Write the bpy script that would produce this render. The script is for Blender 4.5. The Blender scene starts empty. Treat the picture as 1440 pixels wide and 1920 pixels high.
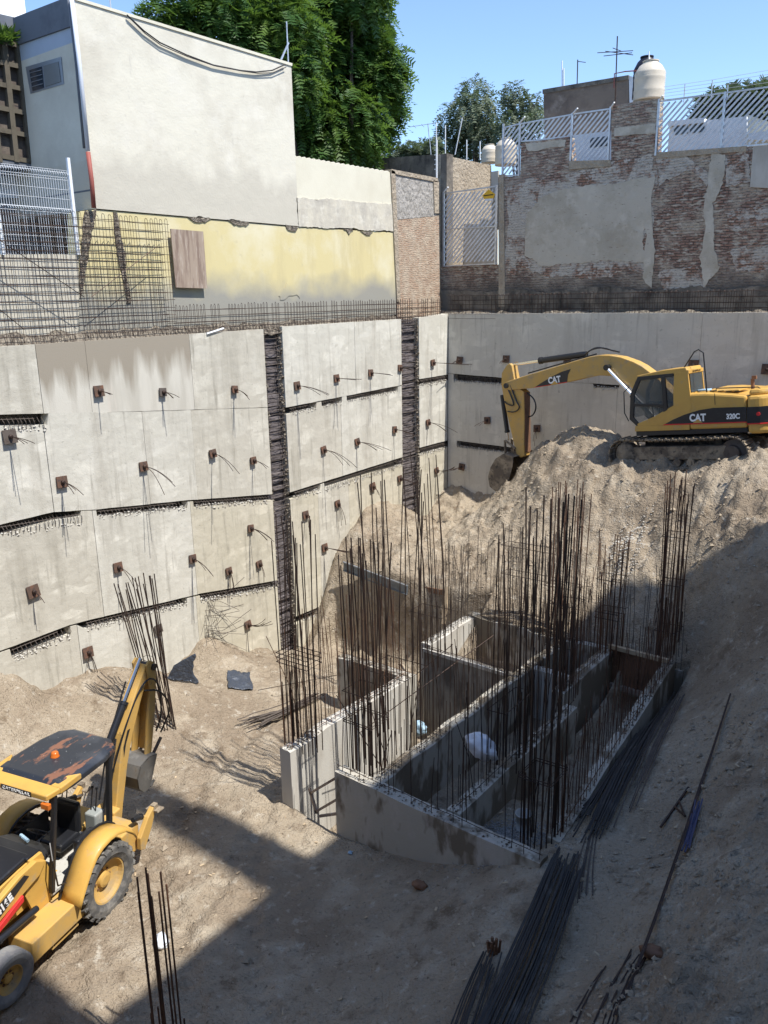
import bpy, math, random
import numpy as np
from mathutils import Vector, Matrix
R=math.radians
random.seed(7); rng=np.random.default_rng(5)
S=bpy.context.scene; COL=S.collection
# ---------------------------------------------------------------- camera
HD,PT,RO,FPX=R(38.26),R(14.97),R(1.05),1516.
_f=np.array([-math.sin(HD)*math.cos(PT),math.cos(HD)*math.cos(PT),-math.sin(PT)])
_r=np.array([math.cos(HD),math.sin(HD),0.]); _d=np.cross(_f,_r)
_c,_s=math.cos(RO),math.sin(RO)
CM=np.array([_c*_r+_s*_d,-_s*_r+_c*_d,_f])
cam=bpy.data.cameras.new('camera'); co=bpy.data.objects.new('camera',cam); COL.objects.link(co)
co.matrix_world=Matrix(((CM[0][0],-CM[1][0],-CM[2][0],0),(CM[0][1],-CM[1][1],-CM[2][1],0),(CM[0][2],-CM[1][2],-CM[2][2],0),(0,0,0,1)))
cam.sensor_fit='VERTICAL'; cam.sensor_height=36; cam.lens=FPX/1920*36; cam.clip_end=2000; cam.clip_start=.05
S.camera=co
# ---------------------------------------------------------------- world, sun, exposure
SUN_EL=R(60); SUN_AZ=R(90)      # sun towards +X
w=bpy.data.worlds.new('World'); S.world=w; w.use_nodes=True
nt=w.node_tree; bg=nt.nodes['Background']; sky=nt.nodes.new('ShaderNodeTexSky'); sky.sky_type='NISHITA'; sky.sun_disc=False
sky.sun_elevation=SUN_EL; sky.sun_rotation=SUN_AZ; sky.air_density=1.0; sky.dust_density=.8; sky.ozone_density=3.4; sky.altitude=1500
nt.links.new(sky.outputs[0],bg.inputs[0]); bg.inputs[1].default_value=.15
sl=bpy.data.lights.new('sun','SUN'); sl.energy=3.8; sl.angle=R(.55); sl.color=(1,.955,.89)
so=bpy.data.objects.new('sun',sl); COL.objects.link(so)
sv=Vector((math.cos(SUN_EL),.035,math.sin(SUN_EL))); so.rotation_euler=sv.to_track_quat('Z','Y').to_euler()
S.view_settings.view_transform='Standard'; S.view_settings.look='None'; S.view_settings.exposure=.88; S.view_settings.gamma=1
S.render.engine='CYCLES'
# ---------------------------------------------------------------- helpers
def ray(x,y): return CM.T@np.array([(x-720)/FPX,(y-960)/FPX,1.])
def onx(x,y,X): d=ray(x,y); return d*(X/d[0])
def ony(x,y,Y): d=ray(x,y); return d*(Y/d[1])
def onz(x,y,z): d=ray(x,y); return d*(z/d[2])
def zat(X,Y,py):
    lo,hi=-14.,14.
    for _ in range(40):
        m=(lo+hi)/2; c=CM@np.array([X,Y,m]); v=960+FPX*c[1]/c[2]
        if v>py: lo=m
        else: hi=m
    return lo
def hsh(ix,iy,iz,s):
    n=(ix*374761393+iy*668265263+iz*2147483647+s*1274126177)&0xffffffff
    n=((n^(n>>13))*1274126177)&0xffffffff
    return ((n^(n>>16))&0xffff)/65535.
def vnoise(x,y,s=0):
    x=np.asarray(x,float);y=np.asarray(y,float)
    xi=np.floor(x).astype(np.int64);yi=np.floor(y).astype(np.int64);fx=x-xi;fy=y-yi
    fx=fx*fx*(3-2*fx);fy=fy*fy*(3-2*fy);z=np.zeros_like(xi)
    a=hsh(xi,yi,z,s);b=hsh(xi+1,yi,z,s);c=hsh(xi,yi+1,z,s);d=hsh(xi+1,yi+1,z,s)
    return (a*(1-fx)+b*fx)*(1-fy)+(c*(1-fx)+d*fx)*fy-.5
def fbm(x,y,o,s=0):
    t=0;a=1.
    for i in range(o): t=t+a*vnoise(x*2**i+i*17.3,y*2**i-i*9.1,s+i);a*=.5
    return t
class MB:
    def __init__(s): s.v=[];s.f=[]
    def add(s,vs,fs):
        n=len(s.v); s.v+=[tuple(map(float,p)) for p in vs]; s.f+=[tuple(i+n for i in f) for f in fs]; return s
    def box(s,c,d,rot=None):
        v=[Vector(((i&1)-.5,((i>>1)&1)-.5,((i>>2)&1)-.5)) for i in range(8)]
        v=[Vector((p.x*d[0],p.y*d[1],p.z*d[2])) for p in v]
        if rot is not None: v=[rot@p for p in v]
        return s.add([p+Vector(c) for p in v],[(0,2,3,1),(4,5,7,6),(0,1,5,4),(2,6,7,3),(0,4,6,2),(1,3,7,5)])
    def bar(s,a,b,wy,wz,up=(0,0,1)):
        a=Vector(a);b=Vector(b);x=(b-a).normalized();u=Vector(up)
        if abs(x.dot(u))>.98:u=Vector((0,1,0))
        y=u.cross(x).normalized();z=x.cross(y);h=(b-a).length/2
        m=Matrix((x,y,z)).transposed()
        return s.box((a+b)/2,(h*2,wy,wz),m)
    def prism(s,poly,off):
        n=len(poly);p=[Vector(q) for q in poly];o=Vector(off)
        fs=[tuple(range(n)),tuple(range(2*n-1,n-1,-1))]+[(i,(i+1)%n,n+(i+1)%n,n+i) for i in range(n)]
        return s.add(p+[q+o for q in p],fs)
    def tube(s,pts,r,n=6,cap=True):
        pts=[Vector(p) for p in pts];rs=r if isinstance(r,(list,tuple)) else [r]*len(pts)
        base=len(s.v);prev=None
        for i,p in enumerate(pts):
            t=(pts[min(i+1,len(pts)-1)]-pts[max(i-1,0)])
            if t.length<1e-9:t=Vector((0,0,1))
            t.normalize()
            if prev is None:
                u=Vector((0,0,1)) if abs(t.z)<.9 else Vector((1,0,0)); a=t.cross(u).normalized()
            else: a=(prev-t*prev.dot(t)).normalized()
            prev=a;b=t.cross(a)
            for k in range(n):
                q=p+(a*math.cos(6.28318*k/n)+b*math.sin(6.28318*k/n))*rs[i]; s.v.append(tuple(q))
        for i in range(len(pts)-1):
            for k in range(n):
                a0=base+i*n+k;a1=base+i*n+(k+1)%n; s.f.append((a0,a1,a1+n,a0+n))
        if cap:
            s.f.append(tuple(base+k for k in range(n-1,-1,-1)));e=base+(len(pts)-1)*n; s.f.append(tuple(e+k for k in range(n)))
        return s
    def lathe(s,prof,c=(0,0,0),ax='z',n=24):
        base=len(s.v);c=Vector(c)
        for r,h in prof:
            for k in range(n):
                a=6.28318530718*k/n;x,y=r*math.cos(a),r*math.sin(a)
                s.v.append(tuple(c+(Vector((x,y,h)) if ax=='z' else Vector((x,h,y)) if ax=='y' else Vector((h,x,y)))))
        for i in range(len(prof)-1):
            for k in range(n):
                a0=base+i*n+k;a1=base+i*n+(k+1)%n
                s.f.append((a0,a1,a1+n,a0+n))
        s.f.append(tuple(base+k for k in range(n)));e=base+(len(prof)-1)*n;s.f.append(tuple(e+k for k in range(n)))
        return s
    def build(s,name,m,parent=None,smooth=False,bevel=0,world=False):
        me=bpy.data.meshes.new(name)
        vs=s.v
        if world and parent is not None:
            o=parent.location; vs=[(a-o.x,b-o.y,c-o.z) for a,b,c in vs]
        me.from_pydata(vs,[],s.f); me.validate(); me.update()
        if m is not None: me.materials.append(m)
        if smooth: me.shade_smooth()
        ob=bpy.data.objects.new(name,me); COL.objects.link(ob)
        if parent is not None: ob.parent=parent
        if smooth=='auto' or bevel:
            pass
        if bevel:
            b=ob.modifiers.new('bevel','BEVEL');b.width=bevel;b.segments=2;b.limit_method='ANGLE'
        return ob
def recalc(ob):
    import bmesh
    bm=bmesh.new();bm.from_mesh(ob.data);bmesh.ops.recalc_face_normals(bm,faces=bm.faces);bm.to_mesh(ob.data);bm.free();return ob
def thing(name,label,cat,loc=(0,0,0),rot=(0,0,0),group=None):
    o=bpy.data.objects.new(name,None);COL.objects.link(o);o.location=loc;o.rotation_euler=rot;o.empty_display_size=.2
    o['label']=label;o['category']=cat
    if group:o['group']=group
    return o
def tag(o,label,cat,group=None):
    o['label']=label;o['category']=cat
    if group:o['group']=group
    return o
def struct(o,label=None):
    o['kind']='structure'
    if label:o['label']=label
    return o
def stuff(o,label,cat='ground cover'):
    o['kind']='stuff';o['label']=label;o['category']=cat;return o
# ---------------------------------------------------------------- materials
def mat(name,base,layers=(),rough=.85,bump=(),metal=0,obj=False,coat=0,brick=None,spec=.3,transl=None,alpha=None,zf=()):
    """layers: (colour,scale,(sx,sy,sz),lo,hi,detail)   bump: (scale,(sx,sy,sz),height m)"""
    m=bpy.data.materials.new(name);m.use_nodes=True;n=m.node_tree.nodes;l=m.node_tree.links;p=n['Principled BSDF']
    if obj: src=n.new('ShaderNodeTexCoord').outputs['Object']
    else: src=n.new('ShaderNodeNewGeometry').outputs['Position']
    def vec(st):
        if st==(1,1,1): return src
        mp=n.new('ShaderNodeMapping');mp.inputs['Scale'].default_value=st;l.new(src,mp.inputs[0]);return mp.outputs[0]
    rgb=n.new('ShaderNodeRGB');rgb.outputs[0].default_value=(*base,1);cur=rgb.outputs[0]; bf=None
    if brick:
        ax,c1,c2,cm,scl=brick
        sp=n.new('ShaderNodeSeparateXYZ');l.new(src,sp.inputs[0]);cb=n.new('ShaderNodeCombineXYZ')
        # wobble
        nz=n.new('ShaderNodeTexNoise');nz.inputs['Scale'].default_value=2.5;l.new(src,nz.inputs[0])
        ma=n.new('ShaderNodeMath');ma.operation='MULTIPLY_ADD';ma.inputs[1].default_value=.09;l.new(nz.outputs[0],ma.inputs[0]);l.new(sp.outputs[2],ma.inputs[2])
        l.new(sp.outputs[0 if ax=='x' else 1],cb.inputs[0]);l.new(ma.outputs[0],cb.inputs[1])
        b=n.new('ShaderNodeTexBrick');b.inputs['Scale'].default_value=1;b.inputs['Brick Width'].default_value=.27*scl;b.inputs['Row Height'].default_value=.085*scl
        b.inputs['Mortar Size'].default_value=.014;b.inputs['Mortar Smooth'].default_value=.35;b.inputs['Bias'].default_value=0
        b.inputs['Color1'].default_value=(*c1,1);b.inputs['Color2'].default_value=(*c2,1);b.inputs['Mortar'].default_value=(*cm,1)
        l.new(cb.outputs[0],b.inputs[0]);cur=b.outputs[0];bf=b.outputs[1]
    for i,(c,sc,st,lo,hi,de) in enumerate(layers):
        t=n.new('ShaderNodeTexNoise');t.inputs['Scale'].default_value=sc;t.inputs['Detail'].default_value=de;t.inputs['Roughness'].default_value=.62
        l.new(vec(st),t.inputs[0])
        mr=n.new('ShaderNodeMapRange');mr.inputs[1].default_value=lo;mr.inputs[2].default_value=hi;l.new(t.outputs[0],mr.inputs[0])
        mx=n.new('ShaderNodeMix');mx.data_type='RGBA';l.new(mr.outputs[0],mx.inputs[0]);l.new(cur,mx.inputs[6]);mx.inputs[7].default_value=(*c,1);cur=mx.outputs[2]
    for c,z0,z1,nsc,amt in zf:
        t=n.new('ShaderNodeTexNoise');t.inputs['Scale'].default_value=nsc[0] if isinstance(nsc,tuple) else nsc;t.inputs['Detail'].default_value=6;l.new(vec(nsc[1]) if isinstance(nsc,tuple) else src,t.inputs[0])
        sp=n.new('ShaderNodeSeparateXYZ');l.new(src,sp.inputs[0])
        ma=n.new('ShaderNodeMath');ma.operation='MULTIPLY_ADD';ma.inputs[1].default_value=amt;l.new(t.outputs[0],ma.inputs[0]);l.new(sp.outputs[2],ma.inputs[2])
        mr=n.new('ShaderNodeMapRange');mr.inputs[1].default_value=z1+amt*.5;mr.inputs[2].default_value=z0+amt*.5;l.new(ma.outputs[0],mr.inputs[0])
        mx=n.new('ShaderNodeMix');mx.data_type='RGBA';l.new(mr.outputs[0],mx.inputs[0]);l.new(cur,mx.inputs[6]);mx.inputs[7].default_value=(*c,1);cur=mx.outputs[2]
    l.new(cur,p.inputs['Base Color'])
    last=None
    if bf is not None:
        bn=n.new('ShaderNodeBump');bn.invert=True;bn.inputs['Strength'].default_value=1;bn.inputs['Distance'].default_value=.03;l.new(bf,bn.inputs['Height']);last=bn.outputs[0]
    for sc,st,hh in bump:
        t=n.new('ShaderNodeTexNoise');t.inputs['Scale'].default_value=sc;t.inputs['Detail'].default_value=6;l.new(vec(st),t.inputs[0])
        bn=n.new('ShaderNodeBump');bn.inputs['Strength'].default_value=1;bn.inputs['Distance'].default_value=hh;l.new(t.outputs[0],bn.inputs['Height'])
        if last is not None:l.new(last,bn.inputs['Normal'])
        last=bn.outputs[0]
    if last is not None:l.new(last,p.inputs['Normal'])
    p.inputs['Roughness'].default_value=rough;p.inputs['Metallic'].default_value=metal;p.inputs['Specular IOR Level'].default_value=spec
    if coat:p.inputs['Coat Weight'].default_value=coat;p.inputs['Coat Roughness'].default_value=.15
    if alpha is not None:p.inputs['Alpha'].default_value=alpha
    if transl:
        tr=n.new('ShaderNodeBsdfTranslucent');tr.inputs[0].default_value=(*transl,1);ms=n.new('ShaderNodeMixShader');ms.inputs[0].default_value=.3
        l.new(p.outputs[0],ms.inputs[1]);l.new(tr.outputs[0],ms.inputs[2]);l.new(ms.outputs[0],n['Material Output'].inputs[0])
    return m
ONE=(1,1,1); STK=(1,1,.14)
def conc(name,base,stain,streak,f=1.0,bl=(.56,.72)):
    return mat(name,base,[(stain,.55*f,ONE,.40,.66,7),(tuple(x*1.12 for x in base),1.1,ONE,.5,.64,6),(tuple((a+b)/2 for a,b in zip(base,stain)),.9,(1,1,2.5),.5,.54,2),(streak,1.7,STK,.52,.74,6),(tuple(x*.78 for x in streak),5.5,(1,1,.09),bl[0],bl[1]+.04,6),(tuple(x*.66 for x in stain),9,ONE,.62,.76,6),(tuple(x*.5 for x in streak),30,ONE,.70,.76,3)],rough=.9,bump=[(3,ONE,.025),(38,ONE,.005)])
M={}
M['conc_a']=conc('pale concrete',(.53,.505,.43),(.43,.40,.33),(.36,.335,.275))
M['conc_b']=conc('whiter concrete',(.575,.555,.485),(.48,.46,.39),(.41,.385,.325))
M['conc_c']=conc('cream concrete',(.54,.50,.40),(.44,.405,.31),(.36,.33,.26))
M['conc_wet']=mat('damp streaked concrete',(.555,.53,.46),[((.47,.445,.38),1.5,(1,1,.16),.45,.6,4),((.56,.52,.45),3.2,(1,1,.1),.6,.7,4)],bump=[(30,ONE,.004)],rough=.85,zf=[((.30,.265,.21),-1.5,-2.1,(3.0,(1,1,.12)),2.2)])
M['conc_tan']=conc('tan patched concrete',(.48,.41,.30),(.42,.34,.24),(.36,.30,.22))
M['conc_shade']=conc('grey concrete',(.56,.525,.45),(.50,.465,.395),(.44,.405,.34))
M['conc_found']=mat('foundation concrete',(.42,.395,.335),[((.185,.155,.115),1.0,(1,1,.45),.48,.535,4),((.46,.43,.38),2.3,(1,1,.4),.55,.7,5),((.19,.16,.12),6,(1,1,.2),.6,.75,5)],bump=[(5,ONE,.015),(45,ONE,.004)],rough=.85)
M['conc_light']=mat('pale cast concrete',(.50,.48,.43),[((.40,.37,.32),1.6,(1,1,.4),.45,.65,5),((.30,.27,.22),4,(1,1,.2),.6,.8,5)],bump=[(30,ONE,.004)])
M['rubble']=mat('rubble and broken concrete',(.27,.235,.185),[((.12,.10,.08),9,ONE,.42,.58,6),((.38,.34,.28),16,ONE,.58,.7,5)],bump=[(7,ONE,.09),(28,ONE,.03)],rough=1)
M['soil']=mat('dark cut soil',(.10,.085,.07),[((.19,.16,.12),4,ONE,.45,.65,6),((.04,.035,.035),9,ONE,.5,.65,6)],bump=[(6,ONE,.08),(30,ONE,.02)],rough=1)
M['dirt']=mat('sandy dirt',(.36,.30,.222),[((.27,.215,.155),.35,ONE,.42,.62,7),((.42,.36,.275),.9,ONE,.52,.66,7),((.19,.145,.10),1.9,ONE,.56,.70,9),((.47,.42,.34),4.5,ONE,.58,.70,8),((.15,.115,.08),11,ONE,.60,.72,7),((.50,.46,.39),30,ONE,.66,.74,5)],bump=[(1.6,ONE,.12),(6,ONE,.08),(24,ONE,.035),(80,ONE,.010)],rough=1,spec=.1)
M['rock']=mat('dusty stone',(.35,.29,.21),[((.22,.18,.14),9,ONE,.45,.7,5),((.42,.39,.33),20,ONE,.6,.7,5)],bump=[(25,ONE,.02)],rough=1)
M['gravel']=mat('grey gravel',(.33,.32,.30),[((.18,.17,.16),40,ONE,.45,.6,5),((.50,.49,.46),55,ONE,.58,.66,4)],bump=[(50,ONE,.04)],rough=1)
M['plaster_up']=mat('weathered cream plaster',(.64,.61,.51),[((.52,.485,.40),.5,ONE,.45,.7,7),((.66,.63,.54),1.1,ONE,.52,.7,6),((.44,.41,.35),3.2,ONE,.64,.8,7),((.40,.38,.34),2.4,(1,1,.25),.66,.85,6)],bump=[(2,ONE,.02),(25,ONE,.005)],rough=.9,zf=[((.52,.49,.41),3.1,3.62,(1.6,(1,1,.6)),1.5)])
M['plaster_low']=mat('patched grey cream plaster',(.58,.54,.44),[((.44,.41,.35),1.5,(1,1,.5),.42,.62,7),((.64,.61,.52),2.8,ONE,.52,.7,6),((.36,.34,.30),5,ONE,.62,.8,7)],bump=[(4,ONE,.02),(25,ONE,.006)],rough=.9)
M['plaster_w']=mat('cream painted render',(.66,.63,.51),[((.60,.565,.45),.8,ONE,.45,.7,6),((.42,.40,.34),2.6,(1,1,.3),.64,.8,6)],bump=[(20,ONE,.004)],rough=.9)
M['yellow_wall']=mat('faded yellow paint',(.60,.52,.28),[((.66,.61,.43),.6,ONE,.45,.68,6),((.53,.455,.25),1.6,(1,1,.2),.52,.75,6),((.46,.41,.28),3,ONE,.63,.8,6)],bump=[(20,ONE,.004)],rough=.85,zf=[((.30,.29,.25),.05,.85,.9,1.5)])
M['grey_damp']=mat('damp grey render',(.25,.245,.225),[((.42,.39,.29),1.6,ONE,.46,.62,6),((.16,.155,.14),3.5,ONE,.55,.75,6)],bump=[(20,ONE,.01)])
M['rough_plaster']=mat('rough sprayed plaster',(.40,.375,.34),[((.29,.27,.24),4,ONE,.45,.65,7),((.52,.50,.46),7,ONE,.55,.7,6)],bump=[(10,(1,1,.6),.09),(40,ONE,.02)],rough=1)
M['mud_plaster']=mat('brown rough render',(.40,.34,.26),[((.30,.245,.18),3,ONE,.45,.65,7),((.48,.425,.335),6,ONE,.55,.7,6)],bump=[(9,ONE,.07),(35,ONE,.015)],rough=1)
M['dark_render']=mat('dark mottled render',(.14,.125,.105),[((.26,.225,.18),1.6,ONE,.45,.65,6),((.05,.045,.04),3,(1,1,.5),.5,.7,6)],bump=[(8,ONE,.03)])  # dark base colour with random lighter and darker patches
M['brown_render']=mat('stained brown render',(.21,.165,.13),[((.12,.095,.08),.9,ONE,.45,.65,7),((.29,.24,.20),2.5,ONE,.55,.75,6)],bump=[(8,ONE,.03)])
bk=[((.46,.40,.315),1.2,ONE,.47,.66,8),((.52,.465,.38),5,(.8,.8,2.4),.50,.62,6),((.09,.07,.06),11,(.45,.45,3.6),.585,.65,5),((.36,.31,.26),.5,ONE,.5,.7,5)]
M['brick_b']=mat('old red brick',(.3,.2,.15),bk,zf=[((.13,.115,.10),.0,.9,1.2,1.6)],brick=('x',(.33,.20,.15),(.25,.155,.12),(.11,.09,.075),1.0),bump=[(8,(1,1,2.5),.06),(30,ONE,.012)],rough=1)
M['brick_smear']=mat('mortar smeared brick',(.3,.2,.15),[((.48,.44,.38),1.8,ONE,.42,.54,7),((.54,.50,.44),5,(1,1,1.6),.5,.6,6),((.10,.08,.065),9,(.6,.6,3.2),.61,.68,5)],brick=('x',(.34,.2,.14),(.27,.165,.12),(.13,.105,.085),1.0),bump=[(8,(1,1,2.5),.05),(30,ONE,.01)],rough=1)
M['brick_l']=mat('pale salmon brick',(.3,.2,.15),[((.50,.41,.31),2.5,ONE,.42,.6,6),((.42,.29,.21),6,ONE,.55,.7,6)],brick=('y',(.42,.28,.19),(.36,.24,.17),(.46,.38,.29),.8),bump=[(10,(1,1,2),.04)],rough=1)
M['plaster_patch']=mat('chalky grey plaster',(.49,.45,.375),[((.39,.35,.28),.9,ONE,.45,.65,7),((.56,.52,.44),2.2,ONE,.52,.7,6),((.24,.20,.17),9,(.7,.7,2.6),.63,.70,5)],bump=[(5,ONE,.03),(25,ONE,.01)],rough=1)
M['lagging']=mat('dark purple grey timber lagging',(.17,.15,.15),[((.07,.06,.06),3,(1,1,6),.45,.62,6),((.20,.17,.15),7,(1,1,4),.6,.72,5)],bump=[(12,(1,1,5),.03)],rough=.95)
M['rebar']=mat('rusty reinforcing steel',(.13,.07,.045),[((.19,.09,.05),6,ONE,.5,.7,4),((.07,.045,.035),3,ONE,.5,.7,4)],rough=.75,metal=.3,obj=False)
M['rebar_dark']=mat('dark reinforcing steel',(.055,.038,.032),[((.10,.06,.042),4,ONE,.52,.72,4)],rough=.55,metal=.5)
M['bar_black']=mat('blue black mill scale steel',(.045,.041,.038),[((.11,.10,.09),3,ONE,.55,.75,4)],rough=.55,metal=.25)
M['pipe_blue']=mat('blue grey pipe',(.055,.06,.12),rough=.5)
M['rebar_grey']=mat('grey reinforcing steel',(.12,.10,.085),[((.075,.055,.045),5,ONE,.5,.7,4)],rough=.7,metal=.4)
M['plate']=mat('rusty anchor plate',(.115,.075,.055),[((.19,.095,.06),7,ONE,.45,.65,5),((.07,.055,.05),11,ONE,.5,.7,4)],rough=.8,metal=.3)
M['galv']=mat('galvanised steel',(.55,.57,.60),[((.42,.44,.47),6,ONE,.45,.65,4)],rough=.38,metal=.55)
M['galv_slat']=mat('bright galvanised slat',(.62,.64,.67),[((.5,.52,.55),5,ONE,.45,.65,4)],rough=.5,metal=.25)
M['white_metal']=mat('white powder coated steel',(.74,.76,.78),rough=.45)
M['wood']=mat('weathered plywood',(.34,.27,.21),[((.22,.16,.125),2.2,(3,3,.35),.45,.6,6),((.45,.38,.32),5,(3,3,.4),.55,.7,6)],bump=[(20,(1,1,.2),.004)])
M['board_pine']=mat('raw pine board',(.46,.36,.24),[((.33,.24,.15),4,ONE,.5,.7,5)])  # bare pine colour with darker random patches
M['form']=mat('brown formwork plywood',(.20,.105,.06),[((.12,.065,.04),1.8,ONE,.45,.65,6),((.27,.17,.11),5,ONE,.58,.72,6)],rough=.7)
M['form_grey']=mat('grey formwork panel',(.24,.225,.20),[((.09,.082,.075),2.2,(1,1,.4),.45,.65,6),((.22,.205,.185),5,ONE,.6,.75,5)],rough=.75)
M['steelgrey']=mat('blue grey steel form',(.17,.19,.21),[((.11,.12,.13),4,ONE,.5,.7,5)],rough=.5,metal=.4)
M['bluegrey']=mat('blue grey painted render',(.40,.46,.54),[((.36,.41,.49),1,ONE,.45,.7,5)],rough=.8)
M['darkgrey_paint']=mat('dark grey paint',(.14,.155,.18),[((.11,.12,.14),2,ONE,.5,.7,5)],rough=.75)
M['glass_dark']=mat('dark window glass',(.03,.04,.055),rough=.12,spec=.6)
M['glass_pale']=mat('pale window pane',(.17,.18,.18),rough=.25,spec=.5)
M['alu']=mat('aluminium frame',(.28,.30,.33),rough=.4,metal=.5)
M['brown_frame']=mat('brown concrete frame',(.115,.10,.075),[((.075,.065,.05),5,ONE,.5,.7,5)],rough=.9)
M['dusty_pane']=mat('dusty brown pane',(.12,.10,.085),[((.20,.17,.14),2,ONE,.5,.7,5),((.05,.045,.05),3,(1,1,5),.58,.66,4)],rough=.4)
M['white_wall']=mat('white painted wall',(.72,.74,.76),[((.64,.66,.68),1,ONE,.5,.7,5)])
M['pipe_white']=mat('white pipe',(.62,.66,.72),rough=.5)
M['pipe_red']=mat('red oxide pipe',(.30,.09,.07),rough=.6)
M['tank']=mat('beige plastic tank',(.58,.52,.42),[((.52,.46,.36),3,ONE,.5,.7,4)],rough=.45,obj=True)
M['tank_dark']=mat('black plastic tank',(.02,.02,.03),rough=.4)
M['tarp']=mat('dark blue plastic sheet',(.045,.055,.075),[((.10,.115,.14),5,ONE,.55,.7,5)],bump=[(9,ONE,.05)],rough=.35,spec=.5)
M['bag']=mat('white woven sack',(.70,.73,.78),bump=[(6,ONE,.06)],rough=.6)
M['bag_blue']=mat('pale blue plastic bag',(.35,.50,.62),bump=[(9,ONE,.06)],rough=.45)
M['bucket_p']=mat('off white plastic bucket',(.40,.40,.38),rough=.5)
M['sign_y']=mat('yellow sign face',(.72,.42,.03),rough=.4)
M['sign_w']=mat('white sign face',(.72,.72,.72),rough=.4)
M['black']=mat('black rubber paint',(.012,.012,.014),rough=.45)
M['ylw']=mat('machine yellow paint',(.57,.335,.075),[((.48,.28,.07),1.6,ONE,.45,.7,6),((.40,.30,.17),3.5,ONE,.58,.75,7),((.22,.15,.08),9,ONE,.66,.74,6)],rough=.5,obj=True,coat=.1,spec=.4,bump=[(3,ONE,.004)])
M['ylw2']=mat('dusty machine yellow paint',(.52,.32,.09),[((.42,.29,.12),1.8,ONE,.45,.7,6),((.34,.26,.16),4,ONE,.54,.72,7),((.17,.12,.07),10,ONE,.65,.73,6)],rough=.6,obj=True,coat=.1,bump=[(3,ONE,.004)])
M['blk']=mat('black machine paint',(.014,.015,.018),[((.05,.05,.05),6,ONE,.6,.8,5)],rough=.35,obj=True,spec=.5)
M['blkdusty']=mat('dusty black steel',(.035,.032,.03),[((.20,.165,.12),4,ONE,.5,.7,6)],rough=.8,obj=True)
M['mudsteel']=mat('mud caked steel',(.13,.105,.08),[((.30,.245,.175),2.2,ONE,.42,.58,6),((.05,.045,.04),8,ONE,.55,.7,5)],bump=[(12,ONE,.03)],rough=.9,obj=True)
M['roofrust']=mat('black canopy paint with rust',(.022,.026,.034),[((.055,.06,.07),1.5,ONE,.5,.7,6),((.20,.09,.055),1.7,(.6,1.6,1),.575,.605,6),((.5,.5,.5),28,ONE,.74,.76,2)],rough=.38,obj=True,spec=.5)
M['rubber']=mat('dusty tyre rubber',(.085,.083,.08),[((.24,.225,.20),5,ONE,.45,.7,6)],bump=[(20,ONE,.008)],rough=.9,obj=True)
M['tyre_grey']=mat('dusty grey tyre rubber',(.17,.175,.18),[((.27,.26,.24),5,ONE,.45,.7,6)],bump=[(20,ONE,.008)],rough=.9,obj=True)
M['chrome']=mat('polished cylinder rod',(.75,.75,.77),rough=.18,metal=1)
M['red']=mat('red paint',(.60,.03,.03),rough=.45,obj=True)
M['white']=mat('white lettering',(.80,.80,.78),rough=.5)
M['orange']=mat('orange lens',(.55,.14,.02),rough=.2,spec=.6)
M['greyplastic']=mat('grey plastic trim',(.26,.28,.27),[((.40,.40,.38),3,ONE,.5,.7,5)],rough=.6,obj=True)
M['floorcab']=mat('dusty cab floor',(.46,.45,.41),[((.48,.46,.42),4,ONE,.5,.65,6),((.2,.19,.17),9,ONE,.55,.7,5)],rough=.8,obj=True)
M['leaf']=mat('feathery green leaf',(.042,.098,.024),[((.10,.165,.03),.9,ONE,.46,.62,3),((.022,.055,.018),2.3,ONE,.5,.68,3)],rough=.5,transl=(.16,.28,.04),spec=.25)
M['leaf_euc']=mat('grey green leaf',(.12,.155,.095),[((.18,.20,.13),1.2,ONE,.48,.66,3),((.08,.10,.065),2.6,ONE,.5,.68,3)],rough=.6,transl=(.12,.17,.07))
M['bark']=mat('grey brown bark',(.075,.06,.05),[((.13,.11,.09),6,(1,1,.3),.45,.65,5)],bump=[(15,(1,1,.3),.02)],rough=1)
M['street']=mat('street asphalt',(.06,.06,.06),[((.08,.08,.078),3,ONE,.45,.65,5)])
M['cable']=mat('black cable',(.03,.03,.03),rough=.6)
M['roofmetal']=mat('white corrugated roof',(.68,.70,.72),rough=.5)
M['caster']=mat('pale neighbouring render',(.42,.40,.36),[((.36,.34,.30),1,ONE,.45,.65,5)])
XL=-18.; YB=27.08
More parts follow.
